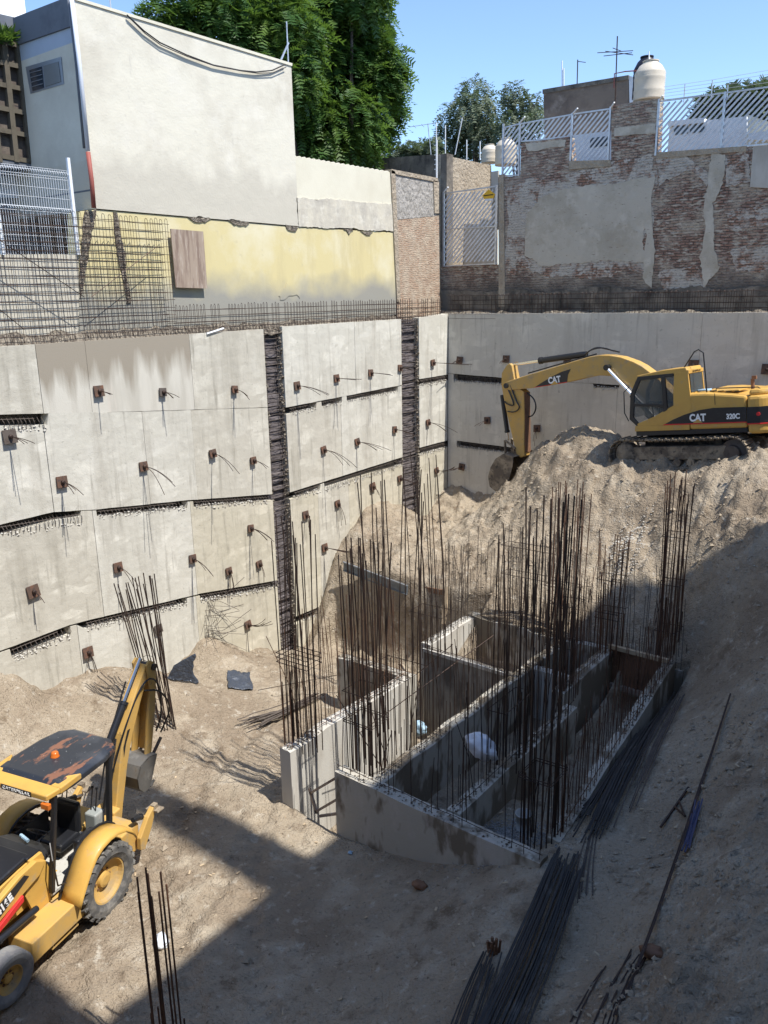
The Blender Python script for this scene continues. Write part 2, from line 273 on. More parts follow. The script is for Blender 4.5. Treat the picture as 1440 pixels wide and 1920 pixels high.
# ---------------------------------------------------------------- terrain
ctl=[(-17.9,2,-10.2),(-14,1,-10.3),(-9,1,-10.4),(-5,1,-10.2),(-1,1,-9.0),(2.5,1,-7.5),
(-18,6,-8.3),(-18,8.08,-8.44),(-18,8.62,-8.84),(-18,9,-9.26),(-18,9.55,-9.26),(-18,10.61,-9.3),(-18,11.78,-9.92),(-18,13.2,-10.12),(-18,14.15,-9.7),(-18,15,-10.37),(-18,17,-11.2),(-18,18.3,-11.4),
(-16.6,7,-9.3),(-16.4,8.8,-9.7),(-16.6,11.5,-9.7),(-15,10.5,-10.15),(-15,8,-10.2),(-16.2,13.5,-10.2),(-15,15,-10.4),(-13,7,-10.35),(-12.2,6,-10.36),(-12.5,9,-10.3),(-12.5,12,-10.35),(-12,14,-10.5),(-11.2,10.3,-10.25),(-11.5,11.5,-10.3),(-10.6,9.8,-10.3),(-9.3,9.9,-10.35),(-10.5,4,-10.35),(-8.2,9.9,-10.2),(-7,9.9,-9.9),(-6,9.9,-9.45),(-5,9.9,-8.98),(-8,7,-10.35),(-7,5,-10.3),(-6,7.5,-9.95),(-4.9,8,-9.35),(-5,5,-9.8),(-3.5,5,-9.3),(-9,7,-10.35),
(-4.6,11.5,-8.93),(-5.2,18.3,-8.58),(-4.8,14.5,-8.72),(-4.1,7,-9.1),(-3.6,9,-8.95),(-3.6,11.5,-8.75),(-2.6,9,-8.1),(-1.3,8,-7.1),(-2.6,6,-8.5),(-3.4,14,-8.1),(-2.3,12.5,-7.3),(-2.2,14.5,-6.8),(-4.3,16.5,-8.3),(-3.3,17,-7.1),(-.5,10,-6.3),(0,14,-5.6),(0,18,-4.8),(2.5,10,-5.3),(2.5,18,-4.2),(2.5,26,-3.9),(0,6,-7.2),
(-18,19.9,-8.9),(-18,20.7,-7.7),(-18,22.2,-6.9),(-18,23.8,-7.4),(-18,25,-8.2),(-18,27,-7.2),(-16.8,22.5,-7.3),(-15.7,24,-7.9),(-16.6,25.5,-8.0),(-15.1,19.4,-8.45),(-12.4,19.4,-8.55),(-17,20,-8.5),(-17.4,27,-7.35),(-16.4,27,-7.4),(-15.2,25.6,-7.5),(-14,24.5,-6.5),(-12.8,24.6,-5.35),(-11.8,24.6,-4.6),(-10.4,24.3,-4.35),(-11.2,24.2,-4.5),(-14,27,-6.9),(-12,27,-5.9),(-9,27,-5.2),(-14.5,21.5,-7.5),(-12.5,22.5,-6.8),
(-9.45,23.0,-4.95),(-7.5,23,-4.6),(-5.75,23.,-4.25),(-7.6,24.3,-4.9),(-6,25.5,-4.6),(-3,24,-4.0),(-3,21,-4.7),(0,22,-4.1),(-9.2,25,-4.85),
(-9.9,22.4,-5.45),(-10.9,21,-6.96),(-9.2,21,-6.67),(-10.06,19.6,-7.7),(-8.5,19.6,-7.8),(-7.66,22.5,-4.95),(-6.9,21,-6.3),(-6.1,19.4,-7.8),(-5.5,22.,-4.6),(-4.7,20,-5.75),(-3.8,18.5,-6.3),(-4.5,21,-5)]
ctl=np.array(ctl)
ctl[(ctl[:,0]<-13.5)&(ctl[:,1]>20.3),2]-=.38
def tps(P,XY,lam=.02):
    def U(r2): return np.where(r2>1e-12,.5*r2*np.log(np.maximum(r2,1e-12)),0)
    n=len(P);d=((P[:,None,:2]-P[None,:,:2])**2).sum(-1);K=U(d)+lam*np.eye(n)
    Q=np.hstack([np.ones((n,1)),P[:,:2]]);A=np.block([[K,Q],[Q.T,np.zeros((3,3))]]);s=np.linalg.solve(A,np.r_[P[:,2],0,0,0])
    out=np.empty(len(XY))
    for i in range(0,len(XY),20000):
        q=XY[i:i+20000];d=((q[:,None]-P[None,:,:2])**2).sum(-1);out[i:i+20000]=U(d)@s[:n]+s[n]+q@s[n+1:]
    return out
def sstep(a,b,x): t=np.clip((x-a)/(b-a),0,1);return t*t*(3-2*t)
def ground(X,Y,detail=True):
    X=np.atleast_1d(np.asarray(X,float));Y=np.atleast_1d(np.asarray(Y,float))
    z=tps(ctl,np.stack([X,Y],1))
    if detail:
        slope=sstep(18.8,20.5,Y)+sstep(-3.6,-2.4,X)*.7+sstep(-15.5,-17,X)*.5
        slope=np.clip(slope,0,1)
        rough=.11+.17*slope
        r1=fbm(X*.8,Y*.8,3,3);r2=fbm(X*2.6,Y*2.6,4,11);r3=1-np.abs(fbm(X*1.3+.4*Y,Y*.9,4,21))*2.4
        z=z+rough*(r1*.6+r2*.34)+slope*.10*fbm(X*3.2+.8*fbm(X,Y,2,7),Y*.75,3,91)+slope*.05*np.round(fbm(X*1.1,Y*1.1,2,95)*3)+slope*.13*(r3-.6)+.022*fbm(X*9,Y*9,3,31)*(1+.4*slope)
        # blocky clods on the slopes
        cl=fbm(X*3.1+7,Y*3.1,3,41);z=z+slope*.13*np.clip(cl*4,-.4,1)*(cl>0)
        # wheel ruts on the flat
        flat=(1-slope)*sstep(10,8,Y)
        z=z+flat*.03*np.sin((X*.55+Y)*9+2*fbm(X,Y,2,5))*np.clip(fbm(X*.7,Y*.7,2,51)*3,0,1)
    if detail:
        for cx_,cy_,R_ in ((-22.,3.5,12.6),(-22.,3.5,10.9),(-3.,14.5,9.2),(-3.,14.5,10.9),(-14.5,-2.,8.2),(-14.5,-2.,9.9)):
            d=np.hypot(X-cx_,Y-cy_);mk=np.exp(-((d-R_)/.17)**2);ang=np.arctan2(Y-cy_,X-cx_);fl=(1-slope)*sstep(9.6,9.2,np.where(X>-9.6,Y,0))*(X<-3.6)
            z=z-fl*mk*(.045+.022*np.sin(ang*R_*21))+fl*.03*np.exp(-((np.abs(d-R_)-.27)/.09)**2)
    e=.10*fbm(X*1.7,Y*1.7,3,61)
    def carve(x0,x1,y0,y1,zb,soft=.12):
        nonlocal z
        m=sstep(x0-soft,x0,X+e*.0)*sstep(x1+soft,x1,X)*sstep(y0-soft,y0,Y)*sstep(y1+soft,y1,Y)
        zz=zb if not callable(zb) else zb(X,Y)
        z=np.where(m>0,z*(1-m)+(np.minimum(zz+.15*fbm(X*2,Y*2,3,71),z))*m,z)
    carve(-10.62,-8.75,10.42,15.8,lambda x,y:-11.45+.35*sstep(1.3,0,np.hypot(x+9.6,y-13.9))*1.2,.1)
    carve(-12.8,-10.6,14.7,15.8,-11.5,.15)
    carve(-17.2,-11.4,15.8,19.05,lambda x,y:-11.5+1.1*sstep(17,15.8,y)*sstep(-14,-17,x),.22)
    carve(-8.45,-7.05,10.5,18.3,lambda x,y:-10.25+.5*sstep(13,11,y),.1)
    carve(-6.75,-5.35,10.55,18.3,lambda x,y:-9.25-.85*sstep(11.0,13.6,y),.1)
    carve(-11.1,-8.8,16.1,18.3,-10.3,.1)
    return z
gx=np.concatenate([np.arange(-18.2,-2.0,.06),np.arange(-2,3.6,.12)]);gy=np.arange(.2,27.5,.065)
GX,GY=np.meshgrid(gx,gy);GZ=ground(GX.ravel(),GY.ravel());nx,ny=len(gx),len(gy)
me=bpy.data.meshes.new('ground');vs=np.stack([GX.ravel(),GY.ravel(),GZ],1)
idx=np.arange(nx*ny).reshape(ny,nx);q=np.stack([idx[:-1,:-1],idx[:-1,1:],idx[1:,1:],idx[1:,:-1]],-1).reshape(-1,4)
me.vertices.add(len(vs));me.vertices.foreach_set('co',vs.ravel());me.loops.add(q.size);me.loops.foreach_set('vertex_index',q.ravel())
me.polygons.add(len(q));me.polygons.foreach_set('loop_start',np.arange(0,q.size,4));me.polygons.foreach_set('loop_total',np.full(len(q),4));me.update(calc_edges=True)
me.materials.append(M['dirt']);me.shade_smooth();g=bpy.data.objects.new('ground',me);COL.objects.link(g);struct(g,'sandy excavated dirt of the pit floor and the slopes')
def gz(x,y): 
    i=min(max(int((y-gy[0])/.065),0),ny-1);j=int(np.clip(np.searchsorted(gx,x),0,nx-1));return float(GZ[i*nx+j])
# scattered clods and stones (uncountable)
def rockmesh(pts,sizes,flat=.65):
    base=np.array([(1,0,0),(-1,0,0),(0,1,0),(0,-1,0),(0,0,1),(0,0,-1)],float)
    fs=np.array([(0,2,4),(2,1,4),(1,3,4),(3,0,4),(2,0,5),(1,2,5),(3,1,5),(0,3,5)])
    n=len(pts);V=base[None]*(1+.45*(rng.random((n,6,1))-.5))+.3*(rng.random((n,6,3))-.5)
    a=rng.random(n)*6.28;c,s=np.cos(a)[:,None],np.sin(a)[:,None];x=V[:,:,0]*c-V[:,:,1]*s;y=V[:,:,0]*s+V[:,:,1]*c
    V=np.stack([x,y,V[:,:,2]*flat],-1)*sizes[:,None,None]+pts[:,None];F=(fs[None]+6*np.arange(n)[:,None,None]).reshape(-1,3)
    return V.reshape(-1,3),F
def npmesh(name,V,F,m,smooth=False):
    me=bpy.data.meshes.new(name);me.from_pydata(V.tolist(),[],F.tolist());me.update();me.materials.append(m)
    if smooth:me.shade_smooth()
    o=bpy.data.objects.new(name,me);COL.objects.link(o);return o
n=9000;px_=rng.uniform(-17.9,-.2,n);py_=rng.uniform(3,27,n);dens=fbm(px_*.6,py_*.6,3,81);k=dens+rng.random(n)*.9>.35;px_,py_=px_[k],py_[k]
pz=np.array([gz(a,b) for a,b in zip(px_,py_)]);sz=.012+.022*rng.random(len(px_))**3+.07*(rng.random(len(px_))>.985)*rng.random(len(px_))
n2_=9000;qx=rng.uniform(-17,-1,n2_);qy=rng.uniform(15,25,n2_);kk=(qy>18.9)|(qx>-4.2);qx=np.where(qy<18.9,rng.uniform(-4.2,-.6,n2_),qx);qy=np.where(qx>-4.2,rng.uniform(5,24,n2_),qy);kk=fbm(qx*.9,qy*.9,3,83)+.6*rng.random(n2_)>.25;qx,qy=qx[kk],qy[kk]
px_=np.r_[px_,qx];py_=np.r_[py_,qy];pz=np.r_[pz,[gz(a,b) for a,b in zip(qx,qy)]];sz=np.r_[sz,.015+.05*rng.random(len(qx))**4]
V,F=rockmesh(np.stack([px_,py_,pz+sz*.2],1),sz);stuff(npmesh('loose_stones',V,F,M['rock']),'small stones and clods scattered over the dirt','stones')
n=260;px_=rng.uniform(-15,-2,n);py_=rng.uniform(4,18,n);pz=np.array([gz(a,b) for a,b in zip(px_,py_)])
lv_=MB()
for a_,b_,c_ in zip(px_,py_,pz):
    t_=random.random()*6.28;l_=random.uniform(.02,.09);w_=random.uniform(.012,.04);u_=Vector((math.cos(t_)*l_,math.sin(t_)*l_,random.uniform(0,.03)));v_=Vector((-math.sin(t_)*w_,math.cos(t_)*w_,0));p_=Vector((a_,b_,c_+.012));lv_.prism([p_,p_+u_,p_+u_+v_,p_+v_],(0,0,.006))
stuff(lv_.build('litter',M['board_pine']),'small scraps of wood and paper scattered over the pit floor','litter')
# gravel patches
def gravelpatch(n,cx,cy,rx,ry,s0,lab):
    a=rng.normal(0,1,(n,2))*.5;X=cx+a[:,0]*rx;Y=cy+a[:,1]*ry;Z=np.array([gz(p,q) for p,q in zip(X,Y)]);s=s0*(.6+.8*rng.random(n))
    V,F=rockmesh(np.stack([X,Y,Z+s*.3],1),s);return stuff(npmesh('gravel',V,F,M['gravel'] if s0<.019 and cy<15 else M['conc_light'] if cy>15 else M['gravel']),lab,'gravel')
gravelpatch(2600,-6.1,11.0,.75,.6,.02,'grey gravel spilled inside the foundation beside the bucket')
gravelpatch(2600,-7.9,20.6,.6,1.0,.018,'pale broken concrete rubble sliding down the dirt slope')
# ---------------------------------------------------------------- soil faces behind the retaining walls
b=MB();b.box((XL-.75,14,-6.6),(.7,27,11.4));b.build('soil_face',M['soil']);struct(bpy.data.objects['soil_face'],'dark cut soil behind the left retaining wall')
b=MB();b.box((-8,YB+.8,-6.6),(22,.7,11.4));o=b.build('soil_face',M['soil']);struct(o,'dark cut soil behind the back retaining wall')
# ---------------------------------------------------------------- retaining walls
def poly_lin(pts): 
    ys=np.array([p[0] for p in pts]);zs=np.array([p[1] for p in pts]);return lambda y:float(np.interp(y,ys,zs))
def yz(l): return [(float(p[1]),float(p[2])) for p in (onx(a,b,XL) for a,b in l)]
def xz(l): return [(float(p[0]),float(p[2])) for p in (ony(a,b,YB) for a,b in l)]
def panel(root,ax,t0,t1,top,bot,m,thick=.3,face=0.,jag=.004):
    def line(pl,rev):
        ts=sorted(set([t0,t1]+[p[0] for p in pl if t0<p[0]<t1]+list(np.linspace(t0,t1,max(3,int((t1-t0)/.25))))))
        f=poly_lin(pl);r=[(t,f(t)+random.uniform(-jag,jag)) for t in ts];return r[::-1] if rev else r
    P=line(top,False)+line(bot,True)
    if ax=='x': pts=[(XL+face,t,z) for t,z in P];off=(-thick,0,0)
    else: pts=[(t,YB-face,z) for t,z in P];off=(0,thick,0)
    o=MB().prism(pts,off).build('panel',m,root,world=True);recalc(o);return o
rwL=thing('retaining_wall','long pale concrete retaining wall in bright sun along the left side of the pit','retaining wall',(XL,17,-11))
rwB=thing('retaining_wall','grey concrete retaining wall in shade behind the excavator','retaining wall',(-8,YB,-8))
Y1=17.2
A=[([(-120,662),(0,650),(497,617),(520,615)],[(-120,784),(0,777),(268,771),(520,763)]),
([(-120,803),(0,799),(88,797),(90,777),(91,774.6),(268,771.8),(520,763.8)],[(-120,1006),(0,984),(100,960),(180,955),(350,938),(520,926)]),
([(-120,1030),(0,1004),(100,976),(150,968),(152,958),(180,957),(182,969),(350,953),(352,941),(362,940),(363,951),(520,937)],[(-120,1262),(20,1213),(130,1172),(160,1164),(350,1119),(375,1113),(525,1087)]),
([(-120,1268),(20,1217),(21,1236),(131,1190),(132,1175),(160,1168),(161,1179),(350,1132),(351,1122),(375,1117),(376,1128),(525,1100)],None)]
seams=[[72,165,360],[90,275,366],[182,364],[145,372]];rowy=[700,870,1040,1180]
mats=[['conc_a','conc_wet','conc_wet','conc_a'],['conc_b','conc_b','conc_b','conc_a'],['conc_a','conc_b','conc_c'],['conc_a','conc_b','conc_c']]
SLOT=[]
for i,(t,bt) in enumerate(A):
    T=yz(t);B=yz(bt) if bt else [(5,-13),(19,-13)]
    ed=[6.6]+[float(onx(s,rowy[i],XL)[1]) for s in seams[i]]+[Y1]
    for k in range(len(ed)-1):
        panel(rwL,'x',ed[k]+.006,ed[k+1]-.006,T,B,M[mats[i][k]],face=random.uniform(-.012,.012))
    # upper-left tan patch sits on the wall
Bz=[([(533,612),(757,598)],[(541,763),(757,721)]),
([(541,776),(592,765),(593,755),(602,753),(603,763),(640,755),(641,743),(649,741),(650,752),(745,733),(746,725),(757,723)],[(550,921),(757,856)]),
([(552,934),(600,917),(601,909),(608,906),(609,914),(688,889),(757,871)],[(568,1150),(650,1117),(757,1075)]),
([(570,1164),(650,1131),(757,1088)],None)]
Y2a,Y2b=17.95,24.0
smB=[[665],[640],[600,657],[]];rb=[670,820,1030,1200];mB=[['conc_b','conc_b'],['conc_a','conc_b'],['conc_c','conc_a','conc_c'],['conc_c']]
for i,(t,bt) in enumerate(Bz):
    T=yz(t);B=yz(bt) if bt else [(17,-13),(25,-13)]
    ed=[Y2a]+[float(onx(s,rb[i],XL)[1]) for s in smB[i]]+[Y2b]
    for k in range(len(ed)-1): panel(rwL,'x',ed[k]+.005,ed[k+1]-.005,T,B,M[mB[i][k]],face=random.uniform(-.01,.015)+.01)
Y3a=float(onx(786,700,XL)[1])
for t,bt,mm in (([(785,596),(841,588)],[(785,711),(841,702)],'conc_b'),([(785,724),(838,713)],[(785,840),(838,826)],'conc_b'),([(785,853),(838,838)],None,'conc_c')):
    panel(rwL,'x',Y3a,YB-.02,yz(t),yz(bt) if bt else [(24,-10),(28,-10)],M[mm])
D=[([(841,588),(1460,586)],[(841,700),(950,709),(1160,722),(1460,741)],[928,1107,1313],650),
([(841,700.8),(850,701.6),(851,714),(950,721),(951,709.8),(1112,719.6),(1113,726),(1160,728),(1161,722.8),(1460,741.8)],[(841,824),(950,838),(1010,846),(1460,905)],[1155,1330],780),
([(841,824.8),(856,825.8),(857,838),(1005,855),(1012,847),(1460,906)],None,[],860)]
for i,(t,bt,sm,ry) in enumerate(D):
    T=xz(t)+[(3.5,xz(t)[-1][1])];B=(xz(bt)+[(3.5,xz(bt)[-1][1])]) if bt else [(-19,-10),(4,-10)]
    ed=[XL+.32]+[float(ony(s,ry,YB)[0]) for s in sm]+[3.4]
    # start exactly at the corner, panels butt against the left wall face
    ed[0]=XL+.012
    for k in range(len(ed)-1): panel(rwB,'y',ed[k]+.004,ed[k+1]-.004,T,B,M['conc_shade'],face=random.uniform(-.008,.008))
# slots: rough lower lips and exposed stubs
def slotbits(root,ax,l,h,stub=.11,lip=True):
    P=yz(l) if ax=='x' else xz(l)
    (a,za),(c,zc)=P[0],P[-1];f=poly_lin(sorted(P));hh=h
    mb=MB();t=a+.04
    while t<c:
        z=f(t);e=random.uniform(.02,.05)
        pts=[(t,z+.02,-.1),(t+random.uniform(-.02,.02),z-hh*.5,e+.02),(t+random.uniform(-.03,.03),z-hh-.03,random.uniform(-.02,.05))]
        mb.tube([(XL+q[2],q[0],q[1]) if ax=='x' else (q[0],YB-q[2],q[1]) for q in pts],.008,4);t+=stub*random.uniform(.8,1.2)
    for dz in (-.06,-hh*.8):
        pts=[];t=a
        while t<c+.01: pts.append((t,f(t)+dz,.0+random.uniform(-.03,.0)));t+=.4
        mb.tube([(XL+q[2],q[0],q[1]) if ax=='x' else (q[0],YB-q[2],q[1]) for q in pts],.008,4)
    mb.build('slot_rebar',M['rebar_grey'],root,world=True)
    if lip:
        n=int((c-a)*90);tt=rng.uniform(a,c,n);zz=np.array([f(x) for x in tt])-hh-rng.random(n)*.13+.04;dd=-.06+rng.random(n)*.075
        P3=np.stack([XL+dd,tt,zz],1) if ax=='x' else np.stack([tt,YB-dd,zz],1)
        V,F=rockmesh(P3,.012+.03*rng.random(n),.8);o=MB();o.v=[tuple(v) for v in V];o.f=[tuple(x) for x in F.tolist()];o.build('broken_edge',M['conc_light'],root,world=True)
for l,h in (([(0,782),(88,779)],.27),([(0,984),(150,960)],.24),([(183,955),(349,938)],.19),([(364,938),(500,929)],.17),([(21,1215),(130,1172)],.28),([(161,1165),(349,1120)],.18),([(376,1114),(516,1090)],.18),
            ([(543,763),(591,754)],.2),([(604,751),(639,744)],.2),([(651,742),(745,723)],.2),([(552,921),(600,907)],.2),([(610,904),(754,858)],.26),([(570,1151),(645,1120)],.25),([(788,711),(838,702)],.22),([(788,840),(838,827)],.25)):
    slotbits(rwL,'x',l,h)
for l,h in (([(851,702),(950,709)],.24),([(1113,719),(1160,722)],.1),([(857,826),(1003,845)],.22)): slotbits(rwB,'y',l,h)
# vertical gaps with lagging
def gap(y0,y1,z0,z1,seed):
    random.seed(seed);mb=MB();z=z0
    while z<z1:
        h=random.uniform(.09,.15);mb.box((XL-.27+random.uniform(-.06,.05),(y0+y1)/2,z+h/2),(.16,(y1-y0)+.1,h*.93),Matrix.Rotation(random.uniform(-.05,.05),3,'X'));z+=h
    recalc(mb.build('timber_lagging',M['lagging'],rwL,world=True,bevel=.01))
    wb=MB();z=z0
    while z<z1:
        z+=random.uniform(.12,.24);dy=random.uniform(-.05,.05)
        wb.tube([(XL-.05,y0-.02,z),(XL-.02+random.uniform(-.05,.06),(y0+y1)/2,z+random.uniform(-.05,.03)),(XL-.04,y1+.02,z+dy)],.008,4)
    for yy in (y0+.06,y1-.08,y1-.16): wb.tube([(XL-.06+random.uniform(-.03,.03),yy+random.uniform(-.02,.02),z0+(z1-z0)*k/9) for k in range(10)],.011,4)
    wb.build('gap_rebar',M['rebar_grey'],rwL,world=True)
    # ragged concrete edges
    n=420;zz=rng.uniform(z0,z1,n);side=rng.random(n)>.35;tt=np.where(side,y1-rng.random(n)*.1,y0+rng.random(n)*.07)
    V,F=rockmesh(np.stack([XL-.12+rng.random(n)*.12,tt,zz],1),.015+.04*rng.random(n),1.2);o=MB();o.v=[tuple(v) for v in V];o.f=[tuple(x) for x in F.tolist()];o.build('broken_edge',M['rubble'],rwL,world=True)
gap(Y1,Y2a,-12.3,-.9,3);gap(Y2b,Y3a,-9,-.85,4)
# anchor plates, each a part with strands below it
def anchor(root,ax,px,py,s=.25,n=3,L=.9,droop=.25,down=0,rust=0):
    P=onx(px,py,XL) if ax=='x' else ony(px,py,YB);c=Vector(P)
    o=Vector((1,0,0)) if ax=='x' else Vector((0,-1,0));t=Vector((0,1,0)) if ax=='x' else Vector((1,0,0));u=Vector((0,0,1))
    rot=Matrix((o,t,u)).transposed()@Matrix.Rotation(random.uniform(-.12,.12),3,'X')@Matrix.Rotation(-.16,3,'Y')
    mb=MB().box(c+o*.06,(.035,s,s),rot);mb.box(c+o*.02,(.04,s*.8,s*.8),rot)
    pl=mb.build('anchor_plate',M['plate'] if not rust else M['rebar_grey'],root,world=True,bevel=.006);recalc(pl)
    h=MB();h.lathe([(.001,0),(.05,0),(.05,.05),(.035,.06),(.03,.09),(.001,.09)],(0,0,0),'x',10);q=o.to_track_quat('X','Z').to_matrix()
    h.v=[tuple(c-Vector(root.location)+o*.08+q@Vector(v)) for v in h.v];hh=h.build('wedge_head',M['rebar_dark'],pl)
    st=MB()
    for k in range(n):
        a=random.uniform(-.16,.16);e=random.uniform(.6,1.1)*L;dr=droop*random.uniform(.7,1.4);pts=[]
        for j in range(6):
            r=j/5
            if down: p=o*(.12+.18*math.sin(r*1.6)*(1-.3*k))-u*(r*r*.3+r*.7)*e+t*(a*r*.8)
            else: p=o*(.12+e*r)-u*(dr*r*r)+t*(a*r*e)
            pts.append(c-Vector(root.location)+p)
        st.tube(pts,.0085,5)
    st.build('strand',M['rebar_dark'],pl)
    return pl
random.seed(11)
for a in [(183,733,.27,3,.45,.05),(303,735,.22,3,.55,.1,0,1),(438,730,.22,3,.65,.2),(16,818,.32,3,.75,.08,0,1),(114,903,.28,4,.8,.15),(267,874,.25,3,1.15,.45),(397,850,.24,2,1.2,.5),(473,863,.22,2,.7,.15),(219,1063,.26,2,.9,.3),(359,1047,.24,4,.8,.3),(427,1070,.22,5,.7,.1,1),(484,1057,.22,2,.5,.1,1),(468,990,.22,4,1.0,.2),(60,1108,.3,3,.5,.15),(163,1222,.28,4,.6,.1,1),(295,1178,.24,0,.1,.1,0,1),(463,1170,.24,5,.9,-.25),
 (555,723,.26,3,1.1,.22),(629,709,.25,5,.95,.0),(693,699,.24,3,1.0,.05),(748,690,.24,3,.6,.05),(605,843,.24,3,1.2,.4),(668,828,.24,4,1.2,.2),(738,805,.24,3,1.0,.2),(571,965,.26,3,.6,.1,1),(631,944,.24,4,.8,.1,1),(607,1026,.26,5,1.0,0,0),(748,897,.24,3,.9,.2),(697,912,.28,2,.4,.1,1),(810,680,.24,3,1.7,.0),(801,792,.24,3,1.2,.25),(817,882,.24,5,.8,-.2)]:
    anchor(rwL,'x',*a)
for a in [(863,675,.27,2,.6,.1),(950,673,.27,3,.5,.1),(1065,675,.27,0,.1,.1),(1301,684,.32,0,.1,.1),(1439,692,.32,0,.1,.1),(915,788,.27,2,.9,.1),(1008,803,.27,3,.6,.1,1),(867,875,.27,5,.8,.0)]:
    anchor(rwB,'y',*a)
# wild protruding bars low on the left wall
wb=MB();random.seed(5)
for k in range(26):
    c=Vector(onx(random.uniform(383,400),random.uniform(1115,1200),XL));e=random.uniform(.4,1.1);a=random.uniform(-.4,.9);u=random.uniform(-.5,.6)
    wb.tube([c,c+Vector((e*.5,a*.3,u*.2)),c+Vector((e,a,u+random.uniform(-.3,.3)))],.007,4)
wb.build('bent_starter_bars',M['rebar_grey'],rwL,world=True)
# ---------------------------------------------------------------- capping: rubble ledge and rebar cages
for nm,bx in (('left',((XL-.42,14.2,-.92),(.75,19.5,.28))),('right',((-8,YB+.42,-.9),(22,.75,.28)))):
    b=MB();nseg=160
    L=bx[1][1] if nm=='left' else bx[1][0];V=[]
    for i in range(nseg+1):
        t=-L/2+L*i/nseg
        for j in range(7):
            d=-.38+.76*j/6;h=(.10 if 0<j<6 else -.22)+.12*float(vnoise(t*3+j*5.1,j*3.3,9))*(1.6 if 0<j<6 else .3)+.05*random.random()
            if nm=='left':
                V.append((bx[0][0]-d,bx[0][1]+t,-.86+h+ (.10 if i<80 else 0)*0))
            else: V.append((bx[0][0]+t,bx[0][1]+d,-.80+h))
    F=[(i*7+j,(i+1)*7+j,(i+1)*7+j+1,i*7+j+1) for i in range(nseg) for j in range(6)]
    b.add(V,F);o=b.build('ledge',M['rubble'],smooth=True);recalc(o);struct(o,'rubble strewn ledge on top of the %s retaining wall'%('left' if nm=='left' else 'back'))
def cage(label,ax,t0,t1,z0,zt,depth,step,hstep,hook=.1,front=.06,two=True,wob=.02,group=None,diag=()):
    root=thing('rebar_cage',label,'rebar cage',(XL,(t0+t1)/2,z0) if ax=='x' else ((t0+t1)/2,YB,z0))
    def W(t,d,z): return (XL-front+.0-d,t,z) if ax=='x' else (t,YB+front+d,z)
    t=t0;cnt=0
    while t<t1 and cnt<98:
        ht=zt+random.uniform(-.03,.03);e=random.uniform(-wob,wob)
        if random.random()<.9:
            pts=[W(t+e,0,z0),W(t,0,ht-.04),W(t+.02,0,ht),W(t+hook-.02,depth*.15,ht),W(t+hook,depth*.15,ht-.04),W(t+hook+e,depth*.15,z0)] if hook>0 else [W(t+e,0,z0),W(t,0,ht-.03),W(t,depth*.1,ht),W(t,depth*.9,ht),W(t+e,depth,ht-.03),W(t+e,depth,z0)]
            MB().tube(pts,.0068,4).build('stirrup',M['rebar_dark'],root,world=True);cnt+=1
        t+=step*random.uniform(.85,1.15)
    z=z0+.05
    while z<zt-.02:
        for dd in ((-.012,depth) if two else (-.012,)):
            MB().tube([W(t0-.1+(t1-t0+.2)*k/12,dd,z+random.uniform(-.012,.012)) for k in range(13)],.0068,4).build('horizontal_bar',M['rebar_dark'],root,world=True)
        z+=hstep
    for a in diag: MB().tube([W(*a[0]),W(*a[1])],.009,4).build('brace',M['rebar_dark'],root,world=True)
    return root
random.seed(21)
P1=onx(325,600,XL-.06)
cage('tall rusty rebar cage with hooked tops standing on the ledge by the white fence','x',7.6,float(P1[1]),-1.0,2.02,.28,.16,.19,hook=.11,front=.06,diag=[((8.6,-.02,1.9),(11.4,-.02,.1)),((11.6,-.02,.1),(13.6,-.02,1.3)),((7.8,-.02,1.2),(9.8,-.02,-.6))])
cage('low rusty rebar cage along the ledge under the yellow wall','x',float(P1[1])+.1,YB-.4,-.98,-.14,.26,.125,.16,hook=.08,front=.06)
cage('low rusty rebar cage along the dark ledge under the brick wall','y',XL+.1,.5,-.95,-.02,.26,.17,.17,hook=0,front=.02)
bd=MB().tube([onx(388,626,XL+.02),onx(419,616,XL+.02)],.03,6);tag(bd.build('pipe',M['white_metal']),'short white plastic pipe lying on the ledge of the left wall','pipe')
# ---------------------------------------------------------------- upper walls, left plane
XU=XL-.42
def wpoly(root,name,l,m,plane=XU,ax='x',thick=.3,jag=0,face=0.):
    pts=[]
    P=[(onx(a,b,plane) if ax=='x' else ony(a,b,plane)) for a,b in l]
    for i,p in enumerate(P):
        q=P[(i+1)%len(P)];nseg=max(1,int(np.linalg.norm(q-p)/.09)) if jag else 1
        for k in range(nseg):
            r=p+(q-p)*k/nseg
            if jag and k>0:
                u1=jag*(3.2*float(vnoise(r[0]*1.7+r[1]*1.7,r[2]*1.7,33))+random.uniform(-.6,.6));u2=jag*(3.2*float(vnoise(r[0]*1.7+r[1]*1.7+9,r[2]*1.7+5,34))+random.uniform(-.6,.6))
                r=r+(np.array([0,u1,u2]) if ax=='x' else np.array([u1,0,u2]))
            pts.append(tuple(r+(np.array([face,0,0]) if ax=='x' else np.array([0,-face,0]))))
    off=(-thick,0,0) if ax=='x' else (0,thick,0)
    o=MB().prism(pts,off).build(name,m,root,world=root is not None);recalc(o);return o
bl=thing('building','tall blank cream plastered building wall above the yellow wall','building',(XU,15,0))
wpoly(bl,'wall',[(139,-2),(546,122),(560,424),(181,391),(165,300)],M['plaster_up'],thick=6)
wpoly(bl,'roof_edge',[(138,-6),(547,119),(546.5,124),(139,0)],M['plaster_w'],thick=.3,face=.03)
yw=thing('yellow_wall','faded yellow painted wall with broken top edge and damp grey base','wall',(XU,18,0))
wpoly(yw,'wall',[(150,396),(181,393),(560,426),(741,436),(744,590),(500,630),(330,650),(150,665)],M['yellow_wall'],thick=.5,face=-.03)
